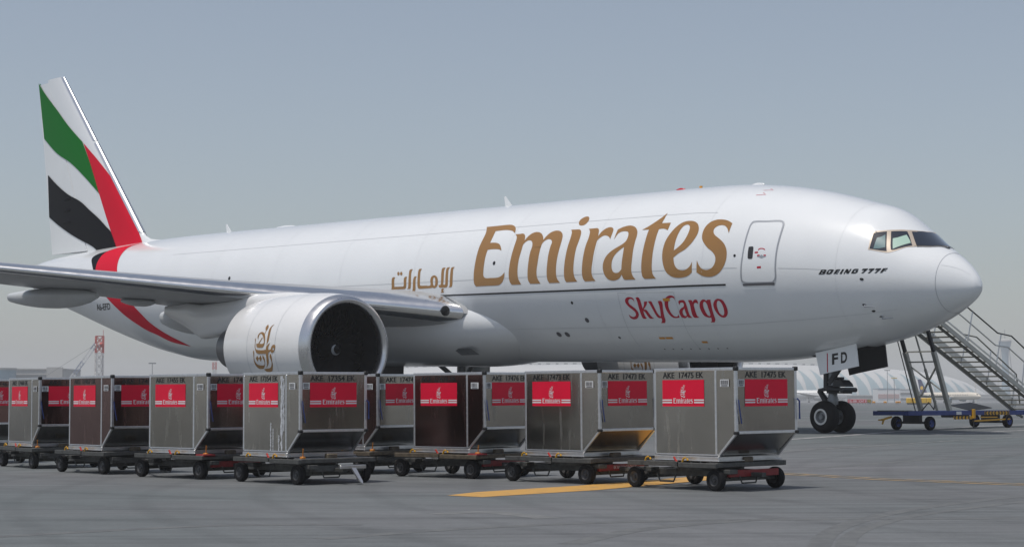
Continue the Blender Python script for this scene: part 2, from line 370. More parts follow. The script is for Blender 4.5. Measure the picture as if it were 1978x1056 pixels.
# ------------------------------------------------------------------ the cargo aircraft (local axes: x aft from the nose, y starboard, z up)
AT = Vector((-.66041524, .75070365, .01719746)); AS = Vector((-.75081468, -.66051292, 0)); AU = Vector((.01135914, -.0129121, .99985211)); AO = Vector((14.59784573, 57.55835552, 5.87170698))
AM = Matrix((AT, AS, AU)).transposed().to_4x4(); AM.translation = AO
AMI = AM.inverted()
def gz(s, y):                                                     # local z of the ground under a point of the aircraft
    p = AM @ Vector((s, y, -5.4)); p.z = ground(p.x, p.y); return (AMI @ p).z
TAB = [(.1,-.74,-.74,0,-.74),(.15,-.57,-.90,.17,-.74),(.3,-.33,-1.09,.37,-.73),(.6,-.01,-1.30,.66,-.70),(1.1,.36,-1.58,1.07,-.64),(1.7,.74,-1.86,1.48,-.56),
(2.4,1.27,-2.12,1.85,-.46),(3.3,1.885,-2.39,2.18,-.34),(4.2,2.14,-2.58,2.445,-.23),(5.2,2.41,-2.755,2.677,-.14),(6.5,2.70,-2.91,2.88,-.06),(8,2.935,-3.04,3.022,-.02),(10,3.085,-3.098,3.092,0),(11.5,3.1,-3.1,3.1,0),
(41,3.1,-3.1,3.1,0),(44,3.1,-3.06,3.06,.02),(47,3.07,-2.72,2.92,.15),(50,3.0,-2.16,2.66,.35),(53,2.9,-1.5,2.28,.65),(56,2.78,-.8,1.8,.95),(59,2.62,-.1,1.25,1.25),(61.5,2.4,.6,.75,1.5),(62.9,2.2,1.0,.4,1.6)]
_A = np.array(TAB); ftop, fbot, fwid, fmid = [pchip(_A[:, 0], _A[:, k]) for k in range(1, 5)]
def surf(s, th, off=0.0, side=1):
    s = np.asarray(s, float); th = np.asarray(th, float); sn = np.sin(th); mz = fmid(s)
    hh = np.where(sn > 0, ftop(s) - mz, mz - fbot(s)); w = fwid(s)
    y = w*np.cos(th); z = mz + hh*sn
    ny = np.cos(th) / np.maximum(w, .05); nz = sn / np.maximum(hh, .05); q = np.hypot(ny, nz)
    # slope of the skin along the length, for the nose and tail
    e = .03; ds = (np.cos(th)*(fwid(s + e) - fwid(s - e))*ny/q + (np.where(sn > 0, (ftop(s+e)-fmid(s+e)) - (ftop(s-e)-fmid(s-e)), (fmid(s+e)-fbot(s+e)) - (fmid(s-e)-fbot(s-e)))*sn + fmid(s+e) - fmid(s-e))*nz/q) / (2*e)
    k = 1 / np.sqrt(1 + ds**2)
    return np.stack([s - off*ds*k, side*(y + off*k*ny/q), z + off*k*nz/q], -1)
DEC = {
'E': ['20984,2265* 20342,2276 19663,2285 19412,2233 19196,2113 19090,1976 19023,1812* 19237,1931 19490,1992 19802,2013 20259,1993* 20235,1696 20241,1447* 19957,1438 19689,1376 19514,1235 19409,1071* 19552,1129 19733,1153 20034,1159 20236,1147* 20256,906 20254,613 20246,298 20220,114 20108,35 19808,25 19383,31 19175,93 19015,213* 19025,33 19109,-130 19262,-236 19412,-265 20030,-269 20657,-273* 20759,-177 20801,35 20800,432 20797,840 20799,1268 20778,1592 20781,1870 20849,2059'],
'm': ['18959,1763* 18704,1757 18521,1763 18379,1686 18301,1566 18264,1436* 18159,1607 17995,1747 17755,1790 17486,1715 17294,1556 17205,1409* 17116,1562 16961,1716 16722,1785 16457,1741 16253,1591 16174,1398 16154,1127 16166,755 16173,424 16158,99 16097,-117 15948,-275* 16520,-270* 16613,-155 16660,62 16672,443 16686,834 16680,1153 16671,1273 16764,1385 16923,1424 17065,1386 17178,1284 17209,1120 17206,829 17203,492 17222,190 17172,-56 17000,-272* 17565,-266* 17672,-134 17711,98 17720,540 17729,939 17706,1145 17754,1299 17866,1404 18024,1432 18160,1376 18251,1263 18252,1022 18281,733 18290,451 18272,145 18212,-76 18065,-272* 18594,-270* 18704,-157 18767,79 18770,413 18752,782 18742,1105 18744,1382 18767,1544 18836,1664'],
'i': ['15897,1772* 15639,1766 15461,1761 15335,1697 15255,1564 15225,1301 15254,982 15254,647 15246,321 15221,53 15155,-121 15035,-262* 15608,-266* 15688,-170 15729,18 15738,394 15735,778 15733,1121 15732,1390 15761,1578 15803,1678', '15654,2042 15711,2211 15627,2339 15473,2394 15312,2333 15218,2173 15247,2012 15375,1941 15540,1956'],
'r': ['14947,1754* 14706,1755 14494,1751 14393,1686 14341,1588 14283,1400* 14193,1579 14037,1711 13835,1753 13657,1687 13601,1558 13604,1238* 13702,1337 13840,1396 13996,1407 14150,1332 14254,1220 14263,1047 14271,768 14276,444 14295,179 14275,-6 14220,-138 14084,-268* 14626,-270* 14723,-175 14782,12 14796,357 14795,737 14786,1074 14760,1336 14783,1520 14839,1650'],
'a': ['13392,1623* 13181,1714 12948,1759 12760,1750 12531,1662 12359,1498 12297,1317 12299,1089 12297,787 12286,416 12294,132 12268,-49 12192,-180 12083,-278* 12615,-276* 12684,-228 12770,-83* 12846,-184 12997,-256 13220,-280 13438,-229 13600,-94 13695,79 13727,263 13694,447 13580,629 13360,796 13101,921 12849,1047 12746,1169 12736,1342 12806,1480 12956,1525 13154,1516 13299,1433 13391,1218* 13399,1409', '12784,905* 12772,648 12780,384 12783,98* 12916,-1 13063,-21 13193,35 13264,154 13287,325 13243,521 13112,689 12957,804'],
't': ['12135,1530* 11880,1667 11624,1856 11437,2025 11287,2224* 11279,1997 11288,1760* 10863,1752* 10858,1603 10863,1440* 11020,1502 11170,1522 11312,1510* 11316,1291 11312,984 11310,636 11305,325 11294,69 11241,-135 11102,-279* 11638,-274* 11740,-194 11797,11 11812,345 11806,711 11800,1063 11802,1347 11799,1524*'],
'e': ['10298,413* 10097,547 9817,678 9594,868 9456,1080 9396,1287 9444,1491 9586,1659 9799,1754 10016,1780 10268,1738 10474,1597 10649,1370 10788,1095 10847,827 10846,538 10778,228 10647,-30 10461,-187 10226,-270 9989,-290 9718,-261 9548,-204 9429,-120* 9431,244* 9513,107 9659,-1 9844,-45 10047,-1 10186,105 10264,259', '10324,660* 10336,858 10324,1101 10280,1351 10195,1551 10056,1619 9924,1591 9845,1475 9835,1301 9891,1081 10005,897 10174,758'],
's': ['8041,1653* 8045,1455 8043,1250* 8159,1425 8298,1537 8472,1573 8645,1527 8731,1423 8719,1308 8611,1180 8377,1040 8163,888 8012,699 7946,487 7966,228 8097,-26 8290,-197 8516,-279 8740,-294 8994,-243 9222,-125* 9219,289* 9120,122 8987,-7 8794,-56 8602,-15 8462,108 8409,286 8458,442 8588,573 8805,707 9007,882 9134,1046 9187,1255 9162,1485 9035,1680 8827,1788 8548,1812 8269,1760'],
'sky_S': ['12307,-1076* 12351,-991 12452,-951 12545,-976 12596,-1048 12567,-1134 12447,-1233 12321,-1344 12265,-1477 12302,-1589 12422,-1690 12569,-1727 12696,-1696 12760,-1626 12760,-1523* 12701,-1593 12605,-1629 12495,-1608 12421,-1541 12409,-1452 12484,-1362 12624,-1251 12723,-1130 12754,-1034 12705,-941 12590,-887 12449,-891 12321,-940'],
'sky_k': ['12200,-912* 12072,-905 12019,-968 11996,-1073 11986,-1319* 11882,-1192 11839,-1067* 11684,-1060* 11754,-1185 11958,-1352* 11828,-1377 11764,-1488 11693,-1635 11602,-1705* 11809,-1701 11870,-1598 11920,-1462 11991,-1399* 12006,-1527 11989,-1641 11950,-1703* 12131,-1700 12166,-1569 12163,-1304 12163,-1069'],
'sky_y': ['11642,-1061* 11491,-1065 11449,-1150 11397,-1343 11343,-1541 11254,-1644* 11186,-1434 11157,-1220 11173,-1066* 11021,-1062 10978,-1140 11020,-1329 11078,-1591 11110,-1796 11187,-1900* 11378,-1897* 11303,-1839 11259,-1712 11363,-1698 11440,-1629 11496,-1449 11568,-1210'],
'sky_C': ['10371,-1061* 10400,-979 10501,-956 10609,-1004 10690,-1116 10740,-1272 10726,-1444 10660,-1599 10552,-1658 10448,-1637 10381,-1561* 10395,-1695* 10579,-1714 10723,-1677 10828,-1552 10888,-1375 10888,-1194 10832,-1040 10724,-929 10576,-882 10443,-890 10362,-939'],
'sky_a': ['10213,-1232* 10208,-1096 10075,-1055 9957,-1062 9901,-1135 9884,-1313 9891,-1528 9874,-1638 9807,-1718* 9987,-1708 10014,-1653* 10095,-1712 10206,-1721 10291,-1674 10325,-1562 10299,-1453 10194,-1359 10051,-1299 10002,-1237 10008,-1163 10076,-1141 10148,-1160', '10025,-1356* 10030,-1481 10027,-1613 10090,-1645 10154,-1610 10173,-1521 10141,-1446'],
'sky_r': ['9761,-1067* 9605,-1071 9576,-1143* 9486,-1064 9392,-1052 9342,-1098 9348,-1222* 9405,-1175 9482,-1173 9547,-1227 9562,-1363 9567,-1536 9555,-1657 9491,-1715* 9725,-1713 9760,-1619 9751,-1444 9723,-1233'],
'sky_g': ['9037,-1061 8950,-1109* 8901,-1073 8764,-1077* 8775,-1155 8795,-1364 8814,-1601 8830,-1803 8913,-1921* 9091,-1922* 9020,-1866 8973,-1730* 9111,-1726 9252,-1643 9310,-1477 9312,-1296 9243,-1152 9142,-1073', '9034,-1137 8970,-1212 8958,-1359 8961,-1619 9010,-1673 9091,-1626 9137,-1461 9149,-1290 9110,-1177'],
'sky_o': ['8408,-1052 8251,-1108 8174,-1256 8155,-1449 8203,-1600 8316,-1719 8443,-1753 8568,-1699 8660,-1562 8704,-1388 8690,-1241 8601,-1119 8510,-1064', '8415,-1120 8331,-1210 8302,-1379 8331,-1551 8397,-1649 8464,-1662 8541,-1577 8563,-1414 8548,-1266 8492,-1153'],
'ar_teh': ['25919,178 25855,250 25698,245* 25750,172 25740,-138* 25596,-139 25262,-142 25167,-140 25130,-97 25136,123 25087,232 24923,241* 24963,176 24964,-29 24978,-160 25028,-225 25101,-245 25554,-242 25975,-242* 25924,-207', '25439,385 25453,333 25503,313 25561,336 25593,390 25581,443 25531,463 25472,439', '25255,381 25268,329 25319,309 25377,333 25408,387 25396,439 25346,459 25288,435'],
'ar_alef': ['24831,408 24815,504 24740,536 24617,535* 24673,447 24677,255 24669,-38 24692,-212 24735,-248 24936,-249* 24862,-208 24834,-33 24830,216'],
'ar_reh': ['24503,176 24451,233 24310,231* 24361,157 24375,-47 24383,-250 24428,-351 24507,-415 24625,-422 24762,-393 24764,-305* 24684,-330 24601,-325 24561,-275 24539,-42 24528,104'],
'ar_meem': ['24253,241 24248,432 24199,527 24036,528* 24096,426 24098,206 24096,-114* 24039,-141 23715,-147 23438,-140 23443,40 23401,169 23293,230 23179,237 23061,194 22985,97 22969,-61 23018,-189 23124,-250 23239,-257 23306,-235* 23399,-252 23837,-259 24139,-260 24218,-226 24252,-123 24254,66', '23206,162 23144,103 23128,-42 23152,-142 23199,-169 23255,-124 23277,-8 23260,121'],
'ar_lam': ['22778,437 22727,516 22548,524* 22609,439 22614,258 22615,42 22641,-128* 22575,-152 22518,-132 22507,39 22511,326 22492,471 22435,520 22279,528* 22350,436 22350,206 22348,-37 22374,-193 22434,-249 22581,-259 22807,-256 22906,-221 22913,-134* 22823,-151 22781,-95 22774,162', '22618,-293* 22743,-304 22782,-353 22752,-383 22830,-452* 22649,-450 22620,-408 22683,-370 22611,-336'],
'ar_alef2': ['22224,359 22212,475 22155,524 22000,528* 22063,455 22062,239 22068,-46 22095,-202 22154,-250 22322,-256* 22251,-197 22233,30'],
'bo_B': ['4460,-172* 4359,31* 4226,54 4184,32 4198,-22 4226,-51 4213,-76 4241,-123 4284,-149', '4317,9* 4261,19* 4279,-25* 4331,-34*', '4360,-85* 4304,-76* 4318,-116* 4375,-126*'],
'bo_O': ['4199,-110 4163,-27 4101,59 3964,88 3943,70 3977,-5 4046,-112 4179,-134', '4108,6* 4046,30* 4032,23 4087,-69* 4129,-85*'],
'bo_E': ['3964,-103* 3861,102* 3726,132* 3752,78* 3820,64* 3829,36* 3759,49* 3779,3* 3847,-10* 3867,-46* 3799,-36* 3824,-82*'],
'bo_I': ['3765,-78* 3672,139* 3605,154* 3691,-64*'],
'bo_N': ['3637,-57* 3545,164* 3479,178* 3464,77* 3420,188* 3374,199* 3470,-22* 3530,-35* 3557,44* 3590,-48*'],
'bo_G': ['3390,6 3365,83 3301,204 3152,242* 3169,181* 3241,168* 3280,149 3305,83 3298,66* 3253,79* 3240,113* 3260,113* 3241,150* 3162,164* 3200,73 3252,22 3371,0*'],
'bo_seven': ['3082,55* 2975,212* 3059,194* 3029,278* 2863,330* 2880,275* 3011,72*', '2879,97* 2774,266* 2856,244* 2828,334* 2666,394* 2682,335* 2809,116*', '2679,148* 2578,330* 2658,305* 2631,402* 2473,469* 2488,406* 2610,170*'],
'bo_F': ['2513,203* 2426,487* 2291,556* 2308,482* 2376,449* 2386,407* 2321,437* 2338,371* 2402,349* 2446,227*'],
'bar': ['7994,-569* 15648,-548 21780,-570 24949,-563* 24952,-580* 21788,-611 15657,-597 8002,-617*'],
'door_rim': ['7348,-444 7343,13 7311,391 7292,911 7289,1395 7279,1655 7204,1776 6699,1839 6210,1914 6056,1872 5979,1717 5953,1272 5962,803 5969,359 5970,-39 5977,-360 6063,-505 6168,-547 6678,-548 7183,-545 7301,-506', '7293,-399 7290,13 7261,385 7238,896 7228,1362 7222,1602 7148,1710 6672,1772 6213,1838 6100,1811 6039,1696 6009,1281 6012,807 6015,357 6017,-41 6021,-328 6092,-463 6179,-502 6673,-508 7142,-503 7251,-470'],
'door_sill': ['7283,-555* 6046,-531* 6058,-627* 7277,-635*'],
'door_handle': ['7064,751 6919,762 6890,716 6880,364 6907,315 7039,313 7072,361 7084,711'],
'door_marks': ['6706,656* 6655,704 6572,721 6484,710 6419,666* 6439,645* 6496,676 6566,687 6639,671 6682,633*', '6707,461* 6615,473* 6604,431* 6708,412*', '6467,471* 6376,480* 6361,434* 6456,428*', '6821,567* 6695,586* 6680,527* 6817,517*', '6693,38* 6536,52* 6535,-19* 6693,-32*'],
'door_grey': ['6727,389* 6599,424* 6542,469 6476,428* 6345,409* 6457,372 6529,338 6611,369'],
'frame': ['2968,1232* 2966,1395 3002,1847 3007,2161 2979,2280 2787,2569 2548,3040 2421,3361 2296,3688 2116,4551 1971,5915 1409,5186* 1395,4913 1550,3523 1804,2760 1876,2578 1992,2338 2169,1828 2314,1543 2407,1429 2647,1328 2926,1243'],
'win3': ['2927,1297* 2943,1725 2974,2099 2960,2188 2848,2362 2686,2620* 2579,2203 2433,1500* 2657,1390'],
'win2': ['2596,2776* 2434,3119 2290,3465* 2110,3159 1901,2658* 2003,2389 2146,2004 2310,1684 2359,1762 2480,2329'],
'win1': ['2218,3693* 2073,4438 2159,5739* 1826,5510 1455,5020 1408,4748* 1556,3549 1812,2828* 2006,3268'],
'wiper': ['1799,2800* 1539,3480 1377,4607 1355,4746* 1289,4948* 1264,4729* 1348,4502 1527,3427 1790,2761*'],
'shade2': ['2438,2406* 2347,2624 2275,2901 2220,3171* 2097,3010 1980,2782* 2040,2556 2163,2157 2298,1773*'],
'shade3': ['2833,1991* 2743,2145 2674,2393* 2579,2033 2509,1687* 2672,1476 2813,1363*'],
'green': ['62876,12597* 61979,11911 60407,10875 58831,9780 57154,8742* 56102,7425 54979,5783* 56624,6771 58372,7682 60250,8397 61998,9355*'],
'red': ['57030,8661* 55339,7525 53917,6437 52778,5388 51842,4436 50643,3008* 51511,2848 52773,2752* 53890,4231 54979,5783 56102,7425'],
'black': ['61425,7275* 60200,6651 58651,5988 57071,5495 55926,4954 54824,4429 54016,3966 53407,3604 52791,2813* 53634,2706 54623,2608* 55515,2999 56967,3411 58242,3796 59793,4336 61200,4894*'],
'band': ['51591,3443* 52311,3001 52222,2238 51977,1624 51750,1240 50758,293 49795,-347 48991,-776 47982,-1284 47057,-1661 46284,-1953 45318,-2170 44525,-2481 43826,-2637 42992,-2793* 43429,-2487 44122,-2122 44891,-1744 45553,-1400 46150,-1001 46794,-603 47842,173 48942,1127 49575,1979 49930,2738 50032,3423 49484,3813*'],
'blackf': ['53205,2225 53323,2554 52984,2893* 52170,3105 51591,3380* 52277,2975 52204,2222 51965,1612 51742,1229* 52024,1253* 52757,1836'],
'lg_flag': ['2013,814* 2126,726 2138,624 2128,446 2142,272 2189,158 2380,-7* 2266,102 2253,235 2251,408 2257,586 2211,696 2122,777'],
'lg_dot': ['2424,818* 2351,729 2356,647 2409,578* 2452,460* 2483,470* 2443,578* 2506,650 2509,732'],
'lg_loop': ['2843,260* 2901,358 2870,456 2755,524 2616,531 2483,470 2413,371 2385,198 2404,84 2485,-1 2591,-20 2878,-9 2925,49 2926,126* 2810,115* 2595,335* 2547,330* 2745,115* 2513,113 2431,160* 2473,275 2586,413 2721,484* 2809,436 2835,357'],
'lg_mid': ['3059,321* 3002,282 3002,146 2987,-27 2915,-95 2311,-97 2276,7 2179,82 2033,148* 2108,63 2145,-31 2139,-97 2004,-88 1970,-32 1905,43 1807,75 1724,61 1710,-14 1755,-108 1863,-202 1945,-206 2008,-145* 2151,-220 2173,-373 2226,-567 2322,-666 2472,-752* 2356,-627 2316,-431 2308,-239* 2751,-243 2892,-220 2974,-143 3032,11 3028,185', '1886,-70 1836,-33 1786,-52 1805,-99 1854,-123'],
'lg_teh': ['3143,-123* 3082,-142 3114,-336 3116,-473 3037,-593 2883,-651 2600,-658 2515,-628 2483,-509 2551,-392 2527,-287* 2453,-354 2427,-450 2467,-587 2553,-708 2665,-781 2851,-794 2984,-775 3112,-674 3165,-534 3150,-336', '2888,-306* 2815,-403* 2917,-522* 3011,-404*', '2670,-296* 2609,-412* 2718,-520* 2805,-403*'],
'lg_reh': ['2048,-221* 1978,-297 1971,-412 1985,-508 1999,-646 2077,-787 2183,-880 2520,-893 2640,-801* 2452,-779 2230,-756 2110,-686 2039,-567 2038,-469 2091,-354'],
'fl_flag': ['276,992* 206,943 178,886 149,784 121,682 92,614 7,514* 57,580 71,659 92,761 121,864 163,926 220,972'],
'fl_dot': ['107,991* 114,943 92,898 57,858* 18,790* 7,795* 43,858* 33,898 50,943'],
'fl_loop': ['-163,670* -175,727 -149,784 -92,824 -36,830 7,795 21,739 14,636 0,568 -36,517 -78,506 -192,511 -209,545 -206,591* -161,585* -57,716* -38,714* -135,585* -43,585 -7,614* -14,682 -43,761 -85,801* -128,773 -149,727'],
'fl_mid': ['-241,705* -223,682 -234,602 -234,500 -206,460 36,460 50,523 92,568 156,608* 121,557 104,500 107,460 163,466 178,500 206,545 249,565 284,557 288,511 270,455 227,398 192,395 163,432* 107,386 109,295 114,182 92,125 50,77* 71,148 57,261 43,375* -135,373 -192,386 -227,432 -251,523 -241,625', '213,477 234,500 256,489 249,460 227,445'],
'fl_teh': ['-294,443* -270,432 -270,318 -256,239 -206,170 -135,136 -21,131 7,148 0,216 -43,284 -43,347* -7,307 14,250 18,170 7,102 -21,62 -92,57 -149,68 -220,125 -266,205 -284,318', '-185,335* -146,278* -170,210* -223,278*', '-99,341* -64,273* -92,210* -142,278*'],
'fl_reh': ['149,386* 185,341 199,273 206,216 223,136 220,57 199,6 64,0 -7,51* 64,62 149,74 185,114 192,182 178,239 142,307']}
def decal(keys, name, material, parent, off=.006, side=1, du=None, dv=.16):
    bms = []
    for k in keys:
        bms.append(cut(filled([outline(l) for l in DEC[k]]), du, dv))
    return lay(bms, lambda u, v: surf(u, v/3.1, off, side), name, material, parent)
def ribbon(pts, w, name, material, parent, off=.005, side=1):      # a line drawn on the skin, pts (s, theta)
    m = MB(); P = [np.array((a, b*3.1)) for a, b in pts]; Q = []
    for i in range(len(P) - 1):
        k = max(1, int(np.linalg.norm(P[i+1] - P[i]) / .25)); Q += [P[i] + (P[i+1] - P[i])*t/k for t in range(k)]
    Q.append(P[-1]); L = []
    for i, p in enumerate(Q):
        d = Q[min(i+1, len(Q)-1)] - Q[max(i-1, 0)]; d = d/np.linalg.norm(d); n = np.array((-d[1], d[0]))*w/2
        for sg in (-1, 1): L.append(tuple(surf(p[0] + sg*n[0], (p[1] + sg*n[1])/3.1, off, side)))
    m.add(L, [(2*i, 2*i+1, 2*i+3, 2*i+2) for i in range(len(Q) - 1)]); return part(name, m, material, parent, 60)
def disc(s, th, r, name, material, parent, off=.007, rv=None):
    a = [(s + r*math.cos(t), th*3.1 + (rv or r)*math.sin(t)) for t in np.linspace(0, 2*math.pi, 14, endpoint=False)]
    return lay([filled([a])], lambda u, v: surf(u, v/3.1, off), name, material, parent)
def build_aircraft():
    root = thing('cargo_aircraft', 'large white four-storey-tall twin-engine cargo jet with gold lettering and striped tail', 'aircraft', AM)
    root['label'] = 'large white twin-engine cargo jet with gold airline lettering and green red black tail'
    # --- fuselage
    m = MB(); ss = list(.1 + .0004 + (np.linspace(0, 1, 26)**2)*2.9) + list(np.linspace(3.15, 11.5, 36)) + list(np.linspace(12.5, 40, 28)) + list(np.linspace(41, 62.9, 44)); n = 96
    th = np.linspace(0, 2*math.pi, n, endpoint=False)
    m.loft([[tuple(p) for p in surf(np.full(n, s), th)] for s in ss])
    fus = part('fuselage', m, 'aircraft_white', root, 50)
    # --- lettering and lines on the skin
    decal(['E', 'm', 'i', 'r', 'a', 't', 'e', 's'], 'airline_name', 'gold', fus)
    decal(['ar_teh', 'ar_alef', 'ar_reh', 'ar_meem', 'ar_lam', 'ar_alef2'], 'arabic_airline_name', 'gold', fus)
    decal(['sky_S', 'sky_k', 'sky_y', 'sky_C', 'sky_a', 'sky_r', 'sky_g', 'sky_o'], 'cargo_name', 'decal_red', fus)
    decal(['bo_B', 'bo_O', 'bo_E', 'bo_I', 'bo_N', 'bo_G', 'bo_seven', 'bo_F'], 'aircraft_type_name', 'ink', fus, du=.2)
    ribbon([(7.997, -.186), (11.8, -.186), (16.0, -.185), (19.2, -.184), (22.2, -.184), (25.0, -.184)], .062, 'underline', 'ink', fus, off=.007)
    for s_ in (3.9, 9.0, 14.2, 19.0, 24.5, 29.5, 34.5, 39.5): ribbon([(s_, t) for t in np.linspace(-1.35, 1.5, 40)], .012, 'skin_joint', 'joint', fus)
    decal(['band'], 'tail_band', 'tail_red', fus, off=.010, du=.35, dv=.12)
    decal(['blackf'], 'tail_band_black', 'tail_black', fus, off=.014, du=.35, dv=.12)
    for side in (-1,): decal(['band'], 'tail_band', 'tail_red', fus, off=.010, side=-1, du=.35, dv=.12)
    bm = text_bm('A6-EFD', 1.0, 1.0, .018)
    def reg(u, v):
        a = np.array((51.407, -.308)); b = np.array((49.473, -.208)); c = np.array((49.608, -.348)); d = np.array((51.537, -.466)); u = u[:, None]; v = v[:, None]
        q = (1-v)*((1-u)*d + u*c) + v*((1-u)*a + u*b); return surf(q[:, 0], q[:, 1], .008)
    lay([cut(bm, .25, .5)], reg, 'registration', 'ink', fus)
    sl = np.linspace(7.6, 43, 60)
    ribbon([(s, .684) for s in np.linspace(8.9, 44, 50)], .016, 'skin_seam', 'seam', fus)
    ribbon([(s, -.004) for s in np.linspace(7.5, 44, 50)], .016, 'skin_seam', 'seam', fus)
    ribbon([(s, -.004 + .01*(6-s)) for s in np.linspace(3.9, 5.9, 12)], .014, 'skin_seam', 'seam', fus)
    ribbon([(s, -.66) for s in np.linspace(2.2, 24, 60)], .014, 'skin_seam', 'seam', fus)
    ribbon([(1.05, t) for t in np.linspace(-1.57, 1.57, 50)], .012, 'radome_seam', 'trim_grey', fus)
    ribbon([(1.05, t) for t in np.linspace(-1.57, 1.57, 50)], .016, 'radome_seam', 'port_grey', fus, side=-1)
    ribbon([(1.0, .64), (.32, .93)], .014, 'lightning_strip', 'trim_grey', fus); ribbon([(1.0, -.44), (.26, -.19)], .016, 'lightning_strip', 'aircraft_white', fus, off=.012)
    ribbon([(13.04, -.23), (13.05, -.40), (13.12, -.67), (13.19, -.98)], .02, 'cargo_door_seam', 'seam', fus); ribbon([(10.35, -.25), (10.3, -.55), (10.37, -.79), (10.4, -1.02)], .02, 'cargo_door_seam', 'seam', fus)
    for a, b in ((12.62, 12.1), (10.9, 10.42)): ribbon([(a, -.225), (b, -.228)], .09, 'door_hinge', 'aircraft_white', fus, off=.02)
    ribbon([(13.04, -.232), (10.36, -.25)], .018, 'cargo_door_seam', 'seam', fus)
    for s, t, w in ((10.75, -.33, .16), (11.75, -.83, .14), (11.4, -.83, .17), (9.9, -.905, .13)): ribbon([(s + w, t), (s - w, t)], .10, 'placard', 'amber', fus, off=.009)
    for i in range(8): disc(12.1 - i*.42, -1.03, .035, 'fastener', 'port_grey', fus)
    for s, t, r in ((3.062, -.074, .065), (2.931, -.629, .06), (7.614, .137, .05), (19.676, .19, .075), (15.467, -.33, .06), (38.008, .196, .09)): disc(s, t, r, 'static_port', 'ink', fus)
    for s, t, r in ((14.984, -.554, .10), (16.86, -.751, .12), (16.417, -.753, .12), (13.822, -.814, .06)): disc(s, t, r, 'drain_port', 'port_grey', fus)
    for s, t in ((3.117, -.505), (2.763, -.769)):
        p = surf(s, t); q = surf(s - .02, t, .10); e = surf(s - .34, t - .02, .11); b_ = MB(); b_.tube([p, q, (q + e)/2, e], [.03, .022, .016, .009], 7); part('pitot_probe', b_, 'trim_grey', fus, 50); disc(s + .03, t + .01, .055, 'probe_base', 'port_grey', fus)
    for t in (1.02, 1.16): ribbon([(7.9, t), (7.55, t + .03), (7.75, t + .07)], .03, 'rescue_mark', 'decal_red', fus)
    # --- crew door
    bm = cut(filled([outline(DEC['door_rim'][1])]), .4, .16); door = lay([bm], lambda u, v: surf(u, v/3.1, .010), 'crew_door', 'aircraft_white', root)
    decal(['door_rim'], 'door_surround', 'trim_grey', door, off=.016, du=.4)
    decal(['door_sill'], 'door_sill', 'port_grey', door, off=.02, du=.4); decal(['door_handle'], 'door_handle', 'gear_dark', door, off=.016, du=.2)
    for l_ in DEC['door_marks']: lay([cut(filled([outline(l_)]), .4, .16)], lambda u, v: surf(u, v/3.1, .015), 'door_marking', 'decal_red', door)
    decal(['door_grey'], 'door_lever', 'trim_grey', door, off=.015)
    # --- flight deck windows, both sides
    for sd in (1, -1):
        fr = lay([cut(filled([outline(l) for l in DEC['frame']]), .15, .12)], lambda u, v: surf(u, v/3.1, .008, sd), 'cockpit_window', 'window_frame', root)
        for k in ('win3', 'win2', 'win1'): decal([k], 'window_pane', 'window_glass', fr, off=.014, side=sd, du=.15, dv=.12)
        decal(['shade2'], 'sun_shade', 'shade_pale', fr, off=.018, side=sd, du=.15, dv=.12); decal(['shade3'], 'sun_shade', 'shade_dim', fr, off=.018, side=sd, du=.15, dv=.12)
        decal(['wiper'], 'wiper', 'ink', fr, off=.02, side=sd, du=.15, dv=.12)
    # --- belly fairing
    W_ = pchip([17.6, 19, 21, 23.5, 27, 33, 36, 39], [1.6, 2.3, 2.95, 3.45, 3.75, 3.7, 3.2, 2.0]); H_ = pchip([17.6, 19, 21, 23.5, 33, 36, 39], [.7, 1.1, 1.45, 1.66, 1.66, 1.45, .9]); m = MB()
    ph = np.linspace(0, 2*math.pi, 64, endpoint=False); rings = []
    for s in np.linspace(17.6, 39, 46):
        c, d = np.cos(ph), np.sin(ph); y = W_(s)*np.sign(c)*abs(c)**.95; z = -1.64 + H_(s)*np.sign(d)*abs(d)**.95; rings.append([(s, a, b) for a, b in zip(y, z)])
    m.loft(rings); bf = part('belly_fairing', m, 'aircraft_white', root, 50)
    for y in (3.35,): b_ = MB(); b_.add([(22.6, 2.62, -2.62), (21.5, 2.62, -2.62), (21.2, 2.40, -2.86), (22.3, 2.40, -2.88)], [(0, 1, 2, 3)]); part('air_inlet', b_, 'gear_grey', bf)
    # --- wings
    def foil(c, t, cam, n=16):
        x = .5*(1 - np.cos(np.linspace(0, math.pi, n))); yt = 5*t*(.2969*np.sqrt(x) - .126*x - .3516*x**2 + .2843*x**3 - .1036*x**4); yc = cam*4*x*(1 - x)
        return x*c, (yc + yt)*c, (yc - yt*.82)*c
    ys = [1.2, 3.1, 4.5, 6, 8, 9.6, 12, 14.5, 17.6, 21, 25, 29, 31.4, 32.4]
    def le(y): return 21.4 + .65*(y - 3.1)
    def te(y): return (35.7 - .02*(y - 3.1)) if y < 10 else 35.5 + .285*(y - 10)
    def wz(y): return -1.28 + .0952*(y - 3.1) + .0006*max(0, y - 15)**2
